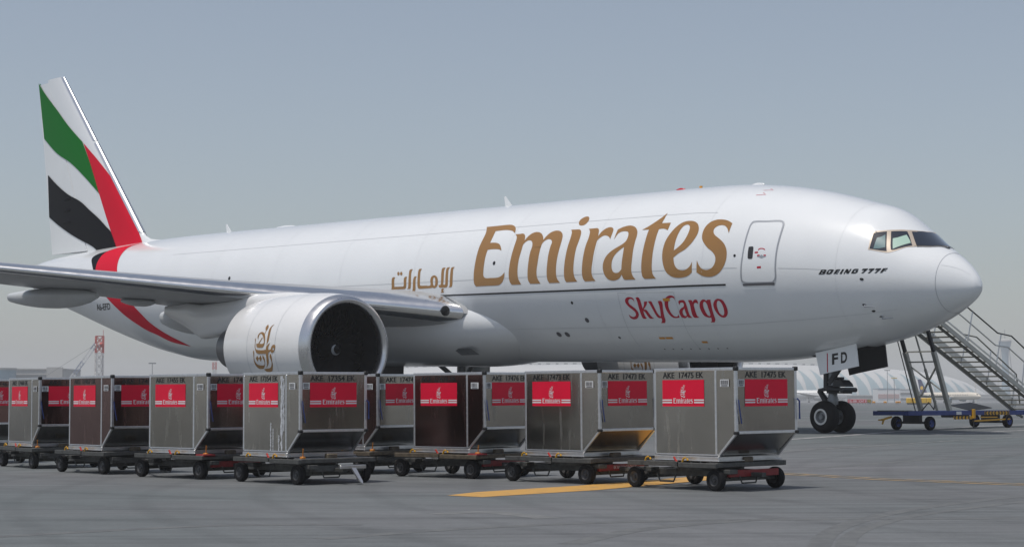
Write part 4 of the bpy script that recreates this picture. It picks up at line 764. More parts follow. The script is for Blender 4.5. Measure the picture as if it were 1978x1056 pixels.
# ------------------------------------------------------------------ container dollies
def dolly_wheel():
    t = lathe_mesh([(-.06, .10), (-.068, .14), (-.06, .178), (-.035, .19), (0, .192), (.035, .19), (.06, .178), (.068, .14), (.06, .10)], (0, 1, 0), 26, 'tyre', 'tyre', 50)
    r = lathe_mesh([(.055, .005), (.06, .03), (.035, .04), (.03, .075), (.055, .095), (.062, .108), (-.062, .108), (-.055, .09), (-.03, .05), (-.05, .005)], (0, 1, 0), 22, 'rim_dark', 'wheel_rim', 30)
    return t, r
DW = dolly_wheel()
def dolly(num, x, y, yaw, deck_mat, red=False, hang=False, label=None, x1=1.1, shift=0.0):
    x += shift*math.cos(R(yaw)); y += shift*math.sin(R(yaw)); x1 -= shift*.0
    t = thing('container_dolly', label or ('dolly under the container numbered %s' % num), 'dolly', ground_matrix(x, y, R(yaw)), 'container dollies coupled in rows')
    x0, hw = -1.02, .87
    def deck():
        m = MB(); z = .452
        m.bar((x0 - .2, -hw, z), (.05, -hw, z + .005), .07, .085, bev=.008); m.bar((.07, -hw + .01, z - .012), (x1, -hw + .01, z - .012), .07, .085, bev=.008); m.bar((x0, hw, z), (x1, hw, z), .07, .085, bev=.008)
        for xx in (x0 + .035, x1 - .035): m.bar((xx, -hw + .036, z - .004), (xx, hw - .036, z - .004), .07, .08, bev=.008)
        for xx in (-.6, -.2, .2, .6): m.bar((xx, -hw + .036, z - .02), (xx, hw - .036, z - .02), .06, .05)
        return m.mesh('deck_frame', deck_mat, 30)
    obj('deck_frame', shared(('deck', deck_mat, x1), deck), t)
    def plates():
        m = MB()
        m.box((x1 - .17, 0, .487), (.24, 1.62, .012), bev=.003); return m.mesh('deck_plate', 'dolly_deck', 30)
    obj('deck_plate', shared(('plate', x1), plates), t)
    def roller(): m = MB(); m.tube([(0, -.72, .486), (0, .72, .486)], .018, 8); return m.mesh('roller', 'drawbar_silver', 40)
    for k in range(7): obj('roller', shared('roller', roller), t, (-.72 + k*.235, 0, 0))
    def ring(): m = MB(); m.lathe([(.33, .52), (.33, .60), (.405, .60), (.405, .52), (.33, .52)], (0, 0, 0), (0, 0, 1), 28); return m.mesh('turntable', 'dolly_steel', 30)
    obj('turntable', shared('ring', ring), t)
    def chassis():
        m = MB()
        for yy in (-.42, .42): m.bar((-1.42, yy, .285), (1.0, yy, .285), .08, .11, bev=.008)
        for xx in (-1.38, -.9, -.35, .35): m.bar((xx, -.44, .285), (xx, .44, .285), .08, .09)
        for xx in (-1.15, .86): m.bar((xx, -.70, .20), (xx, .70, .20), .07, .07); m.box((xx, -.42, .235), (.16, .1, .06)); m.box((xx, .42, .235), (.16, .1, .06))
        for xx in (-1.0, .95): m.box((xx, -.58, .335), (.34, .22, .08), bev=.01)
        m.bar((1.0, 0, .27), (1.3, 0, .27), .10, .08, bev=.01)
        return m.mesh('chassis', 'dolly_steel', 30)
    obj('chassis', shared('chassis', chassis), t)
    def rail(mt):
        m = MB(); m.bar((1.0, -.60, .30), (1.0, .66, .30), .06, .12, bev=.006); return m.mesh('front_beam', mt)
    obj('front_beam', shared(('rail', red), lambda: rail('dolly_red' if red else 'dolly_steel')), t)
    if num in ('17473',):
        bm = text_bm('EK BAGGAGE ONLY', .62, .05); lay([bm], lambda u, v: np.stack([np.full(len(u), 1.034), -.2 + u, .278 + v], -1), 'beam_lettering', 'sticker_white', t)
    if num in ('17476', '17455'):
        def corner(): m = MB(); m.box((x1 - .13, -hw + .16, .475), (.26, .32, .07), bev=.012); return m.mesh('corner_plate', 'dolly_red', 30)
        obj('corner_plate', shared('cornerplate', corner), t)
    for xx in (-1.15, .86):
        for yy in (-.75, .75):
            w = obj('wheel', DW[0], t, (xx, yy, .192)); obj('wheel_rim', DW[1], w, None, (0, 0, math.pi if yy < 0 else 0))
    def stirrup():
        m = MB(); m.tube([(-.24, 0, .26), (-.17, 0, .13), (.17, 0, .13), (.24, 0, .26)], .016, 6); return m.mesh('step_loop', 'dolly_steel', 30)
    obj('step_loop', shared('stirrup', stirrup), t, (-.45, -.66, 0)); obj('step_loop', shared('stirrup', stirrup), t, (1.02, -.1, 0), (0, 0, math.pi/2))
    def latch(mt):
        m = MB(); m.tube([(-.07, 0, .49), (-.05, 0, .545), (.0, 0, .57), (.05, 0, .55), (.07, 0, .52)], .018, 7); return m.mesh('stop_latch', mt, 50)
    for xx, mt in ((-.72, 'yellow_paint'), (.22, 'yellow_paint'), (-.02, 'pin_red')):
        if mt == 'pin_red':
            def pin(): m = MB(); m.tube([(-.04, 0, .575), (.03, 0, .49)], .02, 7); return m.mesh('locking_pin', 'pin_red', 50)
            obj('locking_pin', shared('pin', pin), t, (xx, -hw + .01, 0))
        else: obj('stop_latch', shared(('latch', mt), lambda: latch(mt)), t, (xx, -hw + .01, 0))
    def block(): m = MB(); m.box((0, 0, .50), (.12, .24, .10), bev=.02); return m.mesh('stop_block', 'dolly_rust', 30)
    obj('stop_block', shared('block', block), t, (.93, -.05, .03))
    def lever(): m = MB(); m.tube([(0, 0, .48), (.04, -.02, .66)], .012, 6); m.box((0, 0, .49), (.10, .08, .05), bev=.015); return m.mesh('brake_lever', 'orange_paint', 40)
    if num not in ('17475', '17473', '17457'): obj('brake_lever', shared('lever', lever), t, (x1 - .12, -hw + .16, .02))
    def draw(h):
        m = MB()
        if h: a, b = (1.34, .16, .33), (1.62, .1, .03)
        else: a, b = (-1.42, 0, .27), (-2.2, 0, .27)
        if h:
            m.prism([(-.05, a[2]), (.06, a[2]), (.035, .05), (0, .0), (-.03, .05)], lambda p: (a[0] + (a[2] - p[1])*1.05, a[1] + p[0], p[1] + .02), lambda p: (a[0] + (a[2] - p[1])*1.05 - .05, a[1] + p[0], p[1] + .02)); m.bar((a[0], a[1] - .3, a[2]), (a[0], a[1] + .3, a[2]), .07, .07, bev=.01); return m.mesh('drawbar', 'alu_base', 30)
        for s in (-1, 1): m.bar((a[0], s*.30, a[2]), (b[0] - (.25 if h else -.25), s*.05, b[2] + (.06 if h else 0)), .07, .055, bev=.006)
        m.bar((b[0] - (.3 if h else -.3), 0, b[2] + (.08 if h else 0)), b, .09, .05, bev=.01); m.lathe([(-.025, .03), (-.025, .07), (.025, .07), (.025, .03), (-.025, .03)], (b[0] + .05, 0, b[2] + (.02 if h else 0)), (0, 0, 1), 16)
        return m.mesh('drawbar', 'drawbar_silver' if h else 'dolly_steel', 30)
    obj('drawbar', shared(('draw', hang), lambda: draw(hang)), t)
    return t
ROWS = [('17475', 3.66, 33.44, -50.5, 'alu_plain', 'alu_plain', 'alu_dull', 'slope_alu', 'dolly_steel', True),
        ('17473', 1.36, 36.25, -46.5, 'alu_plain', 'alu_warm', 'alu_dull', 'slope_orange_glow', 'dolly_steel', True),
        ('17476', -.93, 38.71, -42.2, 'alu_brown_reflection', 'alu_brown_reflection', 'alu_dull', 'slope_alu', 'dolly_rust', True),
        ('17474', -3.17, 41.18, -45.0, 'alu_brown_reflection', 'alu_brown_reflection', 'alu_warm', 'slope_alu', 'dolly_rust', False),
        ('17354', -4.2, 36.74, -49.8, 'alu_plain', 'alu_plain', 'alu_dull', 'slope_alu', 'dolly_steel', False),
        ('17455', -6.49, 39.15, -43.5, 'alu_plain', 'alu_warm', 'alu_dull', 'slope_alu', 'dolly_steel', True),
        ('17457', -8.81, 41.72, -50.3, 'alu_brown_reflection', 'alu_brown_reflection', 'alu_brown_reflection', 'slope_alu', 'dolly_steel', False),
        ('17460', -11.11, 45.09, -54.8, 'alu_warm', 'alu_warm', 'alu_brown_reflection', 'slope_alu', 'dolly_steel', False),
        ('17461', -13.77, 48.22, -47.0, 'alu_warm', 'alu_warm', 'alu_brown_reflection', 'slope_alu', 'dolly_steel', False)]
LAB = {'17475': ('bright grey cargo container AKE 17475 at the row end beside the nose wheel', 'dolly with plain red front beam under the container at the open row end'),
       '17473': ('cargo container AKE 17473 with an orange glow painted on its sloping underside', 'dolly with white lettering on its red front beam'),
       '17476': ('cargo container AKE 17476 painted with a dark maroon-brown reflection, in the middle of its row', 'rusty-decked dolly with a red corner box and raised lever'),
       '17474': ('cargo container AKE 17474 with a brown reflection painted on its side, half hidden behind the peeling container', 'rusty-decked dolly half hidden behind the dolly with the silver drawbar'),
       '17354': ('grey cargo container AKE 17354 with torn whitish film streaks on its side', 'container dolly with silver drawbar hanging to the ground'),
       '17455': ('grey cargo container AKE 17455 coupled directly behind the container with torn film', 'dark dolly with red corner plate coupled behind the silver-drawbar dolly'),
       '17457': ('cargo container AKE 17457 painted with a dark brown reflection, standing between two grey containers', 'dark dolly under container AKE 17457 with the painted brown reflection'),
       '17460': ('grey-sided cargo container AKE 17460 in front of the hazy terminal block', 'dark dolly in front of the hazy terminal block'),
       '17461': ('cargo container at the far end of its row, beyond container AKE 17460', 'dolly at the far end of its row, beyond container AKE 17460')}
DX = {'17475': (.84, -.15), '17354': (1.35, .28), '17455': (1.2, .1)}
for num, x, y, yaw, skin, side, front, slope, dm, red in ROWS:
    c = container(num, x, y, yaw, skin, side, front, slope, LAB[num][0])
    if num == '17354': peel(c)
    x1, sh = DX.get(num, (1.1, 0.0)); dolly(num, x, y, yaw, dm, red, num == '17354', LAB[num][1], x1 - sh, sh)
# ------------------------------------------------------------------ boarding stairs behind the nose (local: x away from the aircraft, y towards its tail, z up from the ground)
def build_stairs():
    Q = Vector((14.3, 64.0, 0)); d = Vector((.7508, .6605, 0)); e = Vector((-.6605, .7508, 0)); g = ground(Q.x, Q.y)
    M = Matrix((d, e, Vector((0, 0, 1)))).transposed().to_4x4(); M.translation = Vector((Q.x, Q.y, g)); W_ = 1.4
    t = thing('boarding_stairs', 'towable aluminium boarding stairs on a blue chassis behind the aircraft nose', 'boarding stairs', M)
    Z = lambda z: z - g
    m = MB()
    for y in (0, W_): m.bar((-1.25, y, Z(1.18)), (8.4, y, Z(1.18)), .10, .15, bev=.01)
    for x in (-1.2, 0.0, 1.5, 3.2, 5, 7, 8.35): m.bar((x, .06, Z(1.17)), (x, W_ - .06, Z(1.17)), .10, .12)
    ch = part('chassis', m, 'chassis_blue', t, 30)
    m = MB(); m.box((-1.0, W_*.5, Z(1.262)), (.5, W_*.8, .03)); part('deck_plate', m, 'stair_dark', t); m = MB(); m.box((3.3, W_*.45, Z(1.40)), (1.3, .9, .02), Matrix.Rotation(R(-4), 3, 'Y') @ Matrix.Rotation(R(12), 3, 'X')); part('deck_plate', m, 'gear_dark', t)
    tm = lathe_mesh([(-.08, .13), (-.09, .17), (-.08, .22), (-.04, .24), (.04, .24), (.08, .22), (.09, .17), (.08, .13)], (0, 1, 0), 28, 'tyre', 'tyre', 50); rm = lathe_mesh([(.08, .01), (.085, .04), (.04, .05), (.05, .11), (.085, .135), (-.085, .135), (-.05, .07), (-.06, .01)], (0, 1, 0), 24, 'chassis_blue', 'wheel_rim', 30)
    for x in (-.02, 4.6):
        for y in (-.02, W_ - .02):
            p = M @ Vector((x, y, 0)); w = obj('wheel', tm, t, (x, y, ground(p.x, p.y) - g + .24)); obj('wheel_rim', rm, w, None, (0, 0, math.pi if y < .5 else 0))
    m = MB()
    for x in (-.02, 4.6): m = MB(); m.bar((x, 0, .26), (x, W_, .26), .08, .08); m.box((x, W_/2, .40), (.16, .7, .22)); part('axle', m, 'gear_dark', t)
    m = MB(); m.box((1.9, .3, .50), (1.1, .45, .14), bev=.03); part('tool_box', m, 'gear_dark', t)
    m = MB(); m.bar((-1.2, W_/2, .46), (-1.75, W_/2, .36), .06, .06); m.bar((-1.62, W_/2, .38), (-1.70, W_/2, .22), .04, .05); m.bar((-1.75, W_/2 - .12, .36), (-1.75, W_/2 + .12, .36), .05, .05); part('tow_bar', m, 'yellow_paint', t)
    m = MB(); m.bar((1.6, -.06, Z(1.02)), (2.4, -.06, Z(1.02)), .02, .10); m.box((2.45, -.08, Z(1.15)), (.14, .08, .32), bev=.01); m.bar((2.45, -.06, Z(.90)), (4.7, -.06, Z(.96)), .04, .05); m.bar((2.9, -.06, Z(1.03)), (3.9, -.06, Z(1.03)), .03, .04); ho = part('outrigger', m, 'yellow_paint', t)
    m = MB(); m.tube([(2.45, -.08, Z(1.0)), (2.45, -.08, .0)], .022, 7); m.box((2.45, -.08, .012), (.14, .14, .02)); part('jack_leg', m, 'gear_dark', t)
    def chevrons(x0, x1, z0, z1, y, n, flipmid):
        m = MB(); m.box(((x0 + x1)/2, y + .004, (z0 + z1)/2), (x1 - x0, .006, z1 - z0)); p = part('hazard_board', m, 'yellow_paint', t); w = (x1 - x0)/n
        for k in range(n):
            m = MB(); a = x0 + k*w; h = (z1 - z0)/2; zc = (z0 + z1)/2; s = 1 if (k >= n/2 and flipmid) else -1; q = w*.45
            pts = [(a + w*.25, z1), (a + w*.25 + q, z1), (a + w*.25 + q + s*h*.6, zc), (a + w*.25 + q, z0), (a + w*.25, z0), (a + w*.25 + s*h*.6, zc)]; m.add([(u, y - .002, v) for u, v in pts], [(0, 1, 2, 5), (5, 2, 3, 4)]); part('chevron', m, 'ink', p)
    chevrons(1.28, 2.3, Z(.96), Z(1.07), -.075, 5, False); chevrons(3.15, 4.65, Z(1.11), Z(1.24), -.062, 8, True)
    m = MB(); m.box((1.62, -.055, Z(1.18)), (.3, .006, .11)); part('chassis_label', m, 'label_edge', t)
    # legs that carry the head of the stairs
    for y in (.1, W_ - .1):
        m = MB(); m.bar((1.3, y, Z(1.25)), (.42, y, Z(3.3)), .15, .15, (0, 1, 0), .01); part('lift_leg', m, 'stair_grey', t)
        m = MB(); m.bar((.42, y, Z(3.3)), (.02, y, Z(4.22)), .115, .115, (0, 1, 0), .01); part('lift_leg_inner', m, 'gear_dark', t)
    m = MB()
    for a, b in (((1.28, .1, Z(1.75)), (.62, W_ - .1, Z(2.85))), ((1.28, W_ - .1, Z(1.75)), (.62, .1, Z(2.85))), ((1.1, .1, Z(1.75)), (1.1, W_ - .1, Z(1.75))), ((.58, .1, Z(2.95)), (.58, W_ - .1, Z(2.95))), ((.42, .1, Z(3.3)), (.42, W_ - .1, Z(3.3)))): m.bar(a, b, .05, .05)
    part('leg_brace', m, 'stair_grey', t)
    m = MB(); m.tube([(1.4, .7, Z(1.27)), (.75, .7, Z(2.7))], .05, 10); m.tube([(.75, .7, Z(2.7)), (.2, .7, Z(3.9))], .032, 8); part('hydraulic_ram', m, 'stair_grey', t, 40)
    m = MB(); m.tube([(1.15, W_ + .04, Z(1.25)), (.1, W_ + .04, Z(3.9))], .02, 6); m.tube([(1.05, W_ - .3, Z(1.25)), (1.2, W_ - .5, Z(1.55)), (1.35, W_ - .6, Z(1.3)), (1.6, W_ - .5, Z(1.6)), (1.75, W_ - .4, Z(1.3))], .025, 6); part('hose', m, 'ink', t, 50)
    # flight
    zl = lambda x: 4.62 - .470*x
    for y in (-.04, W_ + .04):
        m = MB(); m.bar((-.75, y, Z(zl(-.75))), (7.5, y, Z(zl(7.5))), .05, .17, bev=.008); part('stringer', m, 'stair_grey', t)
    m = MB(); 
    for y in (.12, W_ - .12): m.bar((-.7, y, Z(zl(-.7) - .10)), (7.5, y, Z(zl(7.5) - .10)), .06, .08)
    part('under_rail', m, 'stair_dark', t)
    def tread(): 
        m = MB(); m.box((-.10, W_/2, 0), (.07, W_ - .06, .045), bev=.006); m.box((.09, W_/2, .0), (.07, W_ - .06, .045), bev=.006); m.box((0, .03, 0), (.26, .03, .05)); m.box((0, W_ - .03, 0), (.26, .03, .05)); return m.mesh('step', 'stair_dark')
    tr = tread()
    for k in range(22): x = -.45 + k*.36; obj('step', tr, t, (x, 0, Z(zl(x)) + .02))
    m = MB(); m.box((-1.55, W_/2, Z(4.96)), (1.75, W_ + .1, .10), bev=.01); part('top_platform', m, 'stair_grey', t)
    for y in (-.04, W_ + .04):
        top = [(-2.3, y, Z(6.15)), (-.8, y, Z(6.15)), (2.31, y, Z(4.85)), (4.05, y, Z(4.02)), (4.91, y, Z(3.93)), (7.4, y, Z(2.6)), (7.6, y, Z(1.5))]; mid = [(-2.3, y, Z(5.6)), (-.8, y, Z(5.62)), (1.88, y, Z(4.57)), (3.91, y, Z(3.58)), (4.68, y, Z(3.52)), (7.4, y, Z(2.15))]
        m = MB(); m.tube(top, .026, 8); hr = part('handrail', m, 'ink' if y < 0 else 'stair_dark', t, 50)
        m = MB(); m.tube(mid, .024, 8); part('mid_rail', m, 'stair_alu', t, 50)
        for x, lean in ((-2.25, 0), (-.8, .1), (.8, .3), (2.2, .35), (3.9, .38), (5.5, .3), (7.1, .2)):
            zt = float(np.interp(x + lean, [p[0] for p in top], [p[2] for p in top])); m = MB(); m.tube([(x, y, Z(zl(max(x, -.75)))), (x + lean, y, zt)], .022, 7); part('rail_post', m, 'stair_alu', t, 50)
    m = MB(); m.bar((-.7, W_ + .075, Z(zl(-.7) + .32)), (7.4, W_ + .075, Z(zl(7.4) + .32)), .02, .26); part('side_panel', m, 'stair_alu', t)
    m = MB(); m.bar((-.7, -.075, Z(zl(-.7) + .20)), (7.4, -.075, Z(zl(7.4) + .20)), .02, .06); part('kick_rail', m, 'stair_alu', t)
    return t
build_stairs()
# ------------------------------------------------------------------ background, placed by bearing (pixels right of the optical axis / focal length) and distance
def bp(px, Y): return Vector(((px - 989.0)/3600.0*Y, Y, 0))
def at(px, Y): p = bp(px, Y); p.z = ground(p.x, p.y); return p
def T(p, yaw=0): m = Matrix.Rotation(yaw, 4, 'Z'); m.translation = p; return m
# long vaulted concourse with leaf-shaped glazing
def concourse():
    Y = 1800.0; k = Y/3600.0; X0, X1 = (560 - 989)*k, (1905 - 989)*k; g = ground((X0 + X1)/2, Y)
    hf = pchip([X0, X0 + 60, (1180 - 989)*k, (1450 - 989)*k, (1600 - 989)*k, (1720 - 989)*k, (1800 - 989)*k, (1860 - 989)*k, X1], [19, 31, 36.6, 36.6, 35, 31.8, 27.6, 19.8, 7])
    t = thing('airport_concourse', 'long hazy vaulted concourse with leaf-shaped glass on the horizon', 'building', T(Vector((0, Y, g))))
    xs = np.linspace(X0, X1, 70); m = MB(); 
    def P(x, a, o=0): h = float(hf(x)) + o; return (x, -(31 + o)*math.cos(a)*min(1, h/32), h*math.sin(a) + 0.0)
    m.loft([[P(x, a) for a in np.linspace(-.06, math.pi + .06, 26)] for x in xs], closed=False, caps=False); part('roof_shell', m, 'roof_panel', t, 60)
    pitch = 24.5*k
    for i in range(-2, 20):
        x0 = (1400 - 989)*k + i*pitch
        if x0 + pitch > X1 - 4: continue
        N = 12; L = []
        for j in range(N + 1):
            q = j/N; a = .10 + .98*q; xl = x0 + pitch*(.06 - .62*q**2.2); xr = x0 + pitch*(.95 - 1.51*q**1.7) if q < 1 else xl
            xr = max(xr, xl + .02); L += [P(max(xl, X0), a, .25), P(max(xr, X0), a, .25)]
        m = MB(); m.add(L, [(2*j, 2*j+1, 2*j+3, 2*j+2) for j in range(N)]); part('leaf_window', m, 'leaf_glass', t, 60)
    m = MB(); m.box(((X0 + X1)/2 - 20, -36, 3.2), (X1 - X0 - 60, 8, 6.4)); pod = part('podium', m, 'far_concrete', t)
    m = MB()
    for x in np.arange(X0 + 30, X1 - 60, 9): m.box((x, -40.1, 3.4), (6, .4, 2.6))
    w = part('podium_windows', m, 'far_dark', t); w['kind'] = 'stuff'
    m = MB()
    for x in np.arange((560 - 989)*k + 20, (1600 - 989)*k, 8.5): m.box((x, 0, float(hf(x)) + .8), (2.2 + 2*random.random(), 2, 1.2))
    w = part('roof_vents', m, 'far_dark', t); w['kind'] = 'stuff'
concourse()
def box_building(name, label, px0, px1, Y, h, mats, depth=14, bands=0, tower=None, cat='building'):
    a, b = bp(px0, Y), bp(px1, Y); c = at((px0 + px1)/2, Y); w = b.x - a.x; t = thing(name, label, cat, T(c))
    m = MB(); m.box((0, depth/2, h/2), (w, depth, h), bev=.15); part('wall', m, mats[0], t)
    for i in range(bands): m = MB(); m.box((0, -.15, h*(i + .62)/(bands + .3)), (w*.96, .3, h/(bands + .3)*.42)); part('window_band', m, mats[1], t)
    m = MB(); m.box((0, depth/2, h + .3), (w*1.01, depth*1.02, .6)); part('roof', m, mats[2], t)
    return t, w
t, w = box_building('terminal_block', 'hazy flat terminal block with three dark window bands far off', 28, 124, 760, 13.6, ('far_concrete', 'far_dark', 'far_concrete'), 30, 3)
m = MB(); m.box((w/2 - 3.5, -.4, 7.2), (6.5, 1.2, 15)); part('stair_core', m, 'far_concrete', t)
c = at(-8, 745); t = thing('round_glass_lobby', 'pale blue drum-shaped glass building beside the hazy terminal block', 'building', T(c)); m = MB(); m.lathe([(0, 8.2), (13.4, 8.2), (13.9, 7.9), (14.0, .1)], (0, 0, 0), (0, 0, 1), 40); part('glass_wall', m, 'far_glass', t, 30)
m = MB(); m.lathe([(13.3, 8.5), (14.1, 8.5)], (0, 0, 0), (0, 0, 1), 40); part('roof_rim', m, 'far_concrete', t, 30)
box_building('cargo_shed', 'low pale shed with a reddish stripe in front of the vaulted concourse', 1694, 1736, 1150, 8.2, ('far_white', 'far_pink', 'far_glass'), 16, 1)
box_building('office_block', 'small pale block right of the striped shed before the concourse', 1737, 1762, 1180, 8.0, ('far_white', 'far_dark', 'far_concrete'), 16, 2)
box_building('apron_shed', 'long low grey shed at the foot of the vaulted concourse', 1640, 1690, 1200, 4.2, ('far_dark', 'far_concrete', 'far_concrete'), 10, 1)
box_building('distant_hangar', 'very faint low building right of the concourse end', 1868, 2010, 1650, 6.5, ('far_concrete', 'far_dark', 'far_concrete'), 30, 1)
box_building('distant_warehouse', 'faint long warehouse left of the vaulted concourse', 130, 420, 1500, 5.5, ('far_concrete', 'far_dark', 'far_concrete'), 30, 1)
# control tower
c = at(1941, 1750); t = thing('control_tower', 'faint control tower with flared glass cab beyond the stairs', 'tower', T(c))
m = MB(); m.lathe([(0, 5), (20, 3.4), (38, 3.0), (48, 3.4), (52.5, 5.0), (53, 5.2)], (0, 0, 0), (0, 0, 1), 24); part('shaft', m, 'far_glass', t, 40)
m = MB(); m.lathe([(53, 5.2), (57, 6.0)], (0, 0, 0), (0, 0, 1), 24); part('cab_glass', m, 'far_glass', t, 40)
m = MB(); m.lathe([(57, 6.2), (58.2, 6.0), (59.2, 3.5), (59.5, .1)], (0, 0, 0), (0, 0, 1), 24); part('cab_roof', m, 'far_concrete', t, 40)
m = MB(); m.tube([(0, 0, 59), (0, 0, 68)], .25, 6); part('antenna_mast', m, 'far_dark', t)
for s in (-1, 1): m = MB(); m.bar((s*9, 0, 0), (s*3.8, 0, 50), .6, .6); part('tower_leg', m, 'far_concrete', t)
# lattice radio masts
def mast(px, Y, h, w, label, drums):
    c = at(px, Y); t = thing('radio_mast', label, 'mast', T(c, .4)); n = max(3, int(h/(w*1.1))); dz = h/n; cor = [(-w/2, -w/2), (w/2, -w/2), (w/2, w/2), (-w/2, w/2)]; th = w*.075
    for i in range(n):
        m = MB(); z0, z1 = i*dz, (i + 1)*dz
        for k in range(4):
            a, b = cor[k], cor[(k + 1) % 4]; m.bar((*a, z0), (*a, z1), th*1.5, th*1.5); m.bar((*a, z1), (*b, z1), th, th); m.bar((*a, z0), (*b, z1), th, th); m.bar((*b, z0), (*a, z1), th, th)
        part('lattice_section', m, 'mast_red' if (i//3) % 2 == (n - 1)//3 % 2 else 'mast_white', t)
    for z, s in drums: m = MB(); m.lathe([(0, .1), (0, .55), (1.0, .62), (1.15, .3)], (0, 0, z), (-1*s, -.2, 0), 16); part('dish_drum', m, 'far_white' if s > 0 else 'mast_red', t, 40); m = MB(); m.bar((0, 0, z), (-.3*s, 0, z), .2, .2); part('drum_mount', m, 'far_dark', t)
    m = MB(); m.tube([(w/2, 0, h), (w/2, 0, h + 1.6)], .06, 5); part('tip_light', m, 'mast_red', t)
mast(192.5, 480, 17.6, 1.85, 'red and white lattice radio mast with dish drums beyond the containers', ((15.0, 1), (7.0, 1), (15.4, -1)))
mast(415, 900, 19.6, 1.6, 'faint short red lattice mast seen below the tail beside the engine', ())
# crawler crane with a long lattice jib
c = at(112, 640); t = thing('lattice_crane', 'faint lattice-boom crane leaning towards the red and white mast', 'crane', T(c)); m = MB(); L = (186 - 112)/3600*640; B = Vector((0, 0, 2.0)); E_ = Vector((L, 0, 20.5))
u = (E_ - B).normalized(); s1 = Vector((0, 1, 0)); s2 = u.cross(s1); n = 18
for i in range(n):
    a, b = B + (E_ - B)*i/n, B + (E_ - B)*(i + 1)/n; m = MB(); cs = [(s1*x + s2*y)*.55 for x, y in ((-1, -1), (1, -1), (1, 1), (-1, 1))]
    for k in range(4): m.bar(a + cs[k], b + cs[k], .14, .14); m.bar(a + cs[k], b + cs[(k + 1) % 4], .09, .09)
    part('jib_section', m, 'far_white' if (i//4) % 2 else 'jib_blue', t)
m = MB(); m.tube([E_, E_ + Vector((0, 0, -12))], .05, 5); m.tube([E_, Vector((-14, 0, 3))], .05, 5); part('hoist_cable', m, 'far_dark', t)
m = MB(); m.box((-1, 0, 1.6), (5, 3.2, 2.2), bev=.1); m.box((-1, 0, .45), (6, 3.6, .9), bev=.2); part('crane_base', m, 'far_concrete', t)
# flood-light poles
for px, Y, h in ((295, 820, 17.5), (1713, 1100, 19.0), (1726, 1060, 14.0), (1883, 1060, 13)):
    t = thing('light_pole', 'thin hazy floodlight pole ' + {295: 'left of the engine above the containers', 1713: 'in front of the concourse glass', 1726: 'carrying a yellow box near the striped shed', 1883: 'above the nose of the parked regional jet'}[px], 'light pole', T(at(px, Y)), 'floodlight poles')
    m = MB(); m.tube([(0, 0, 0), (0, 0, h)], [.22, .14], 7); part('pole', m, 'far_dark' if px != 1883 else 'far_cream', t)
    m = MB(); m.box((0, 0, h), (3.2, .6, .5)); part('lamp_head', m, 'far_dark' if px in (295, 1713) else 'sign_yellow', t)
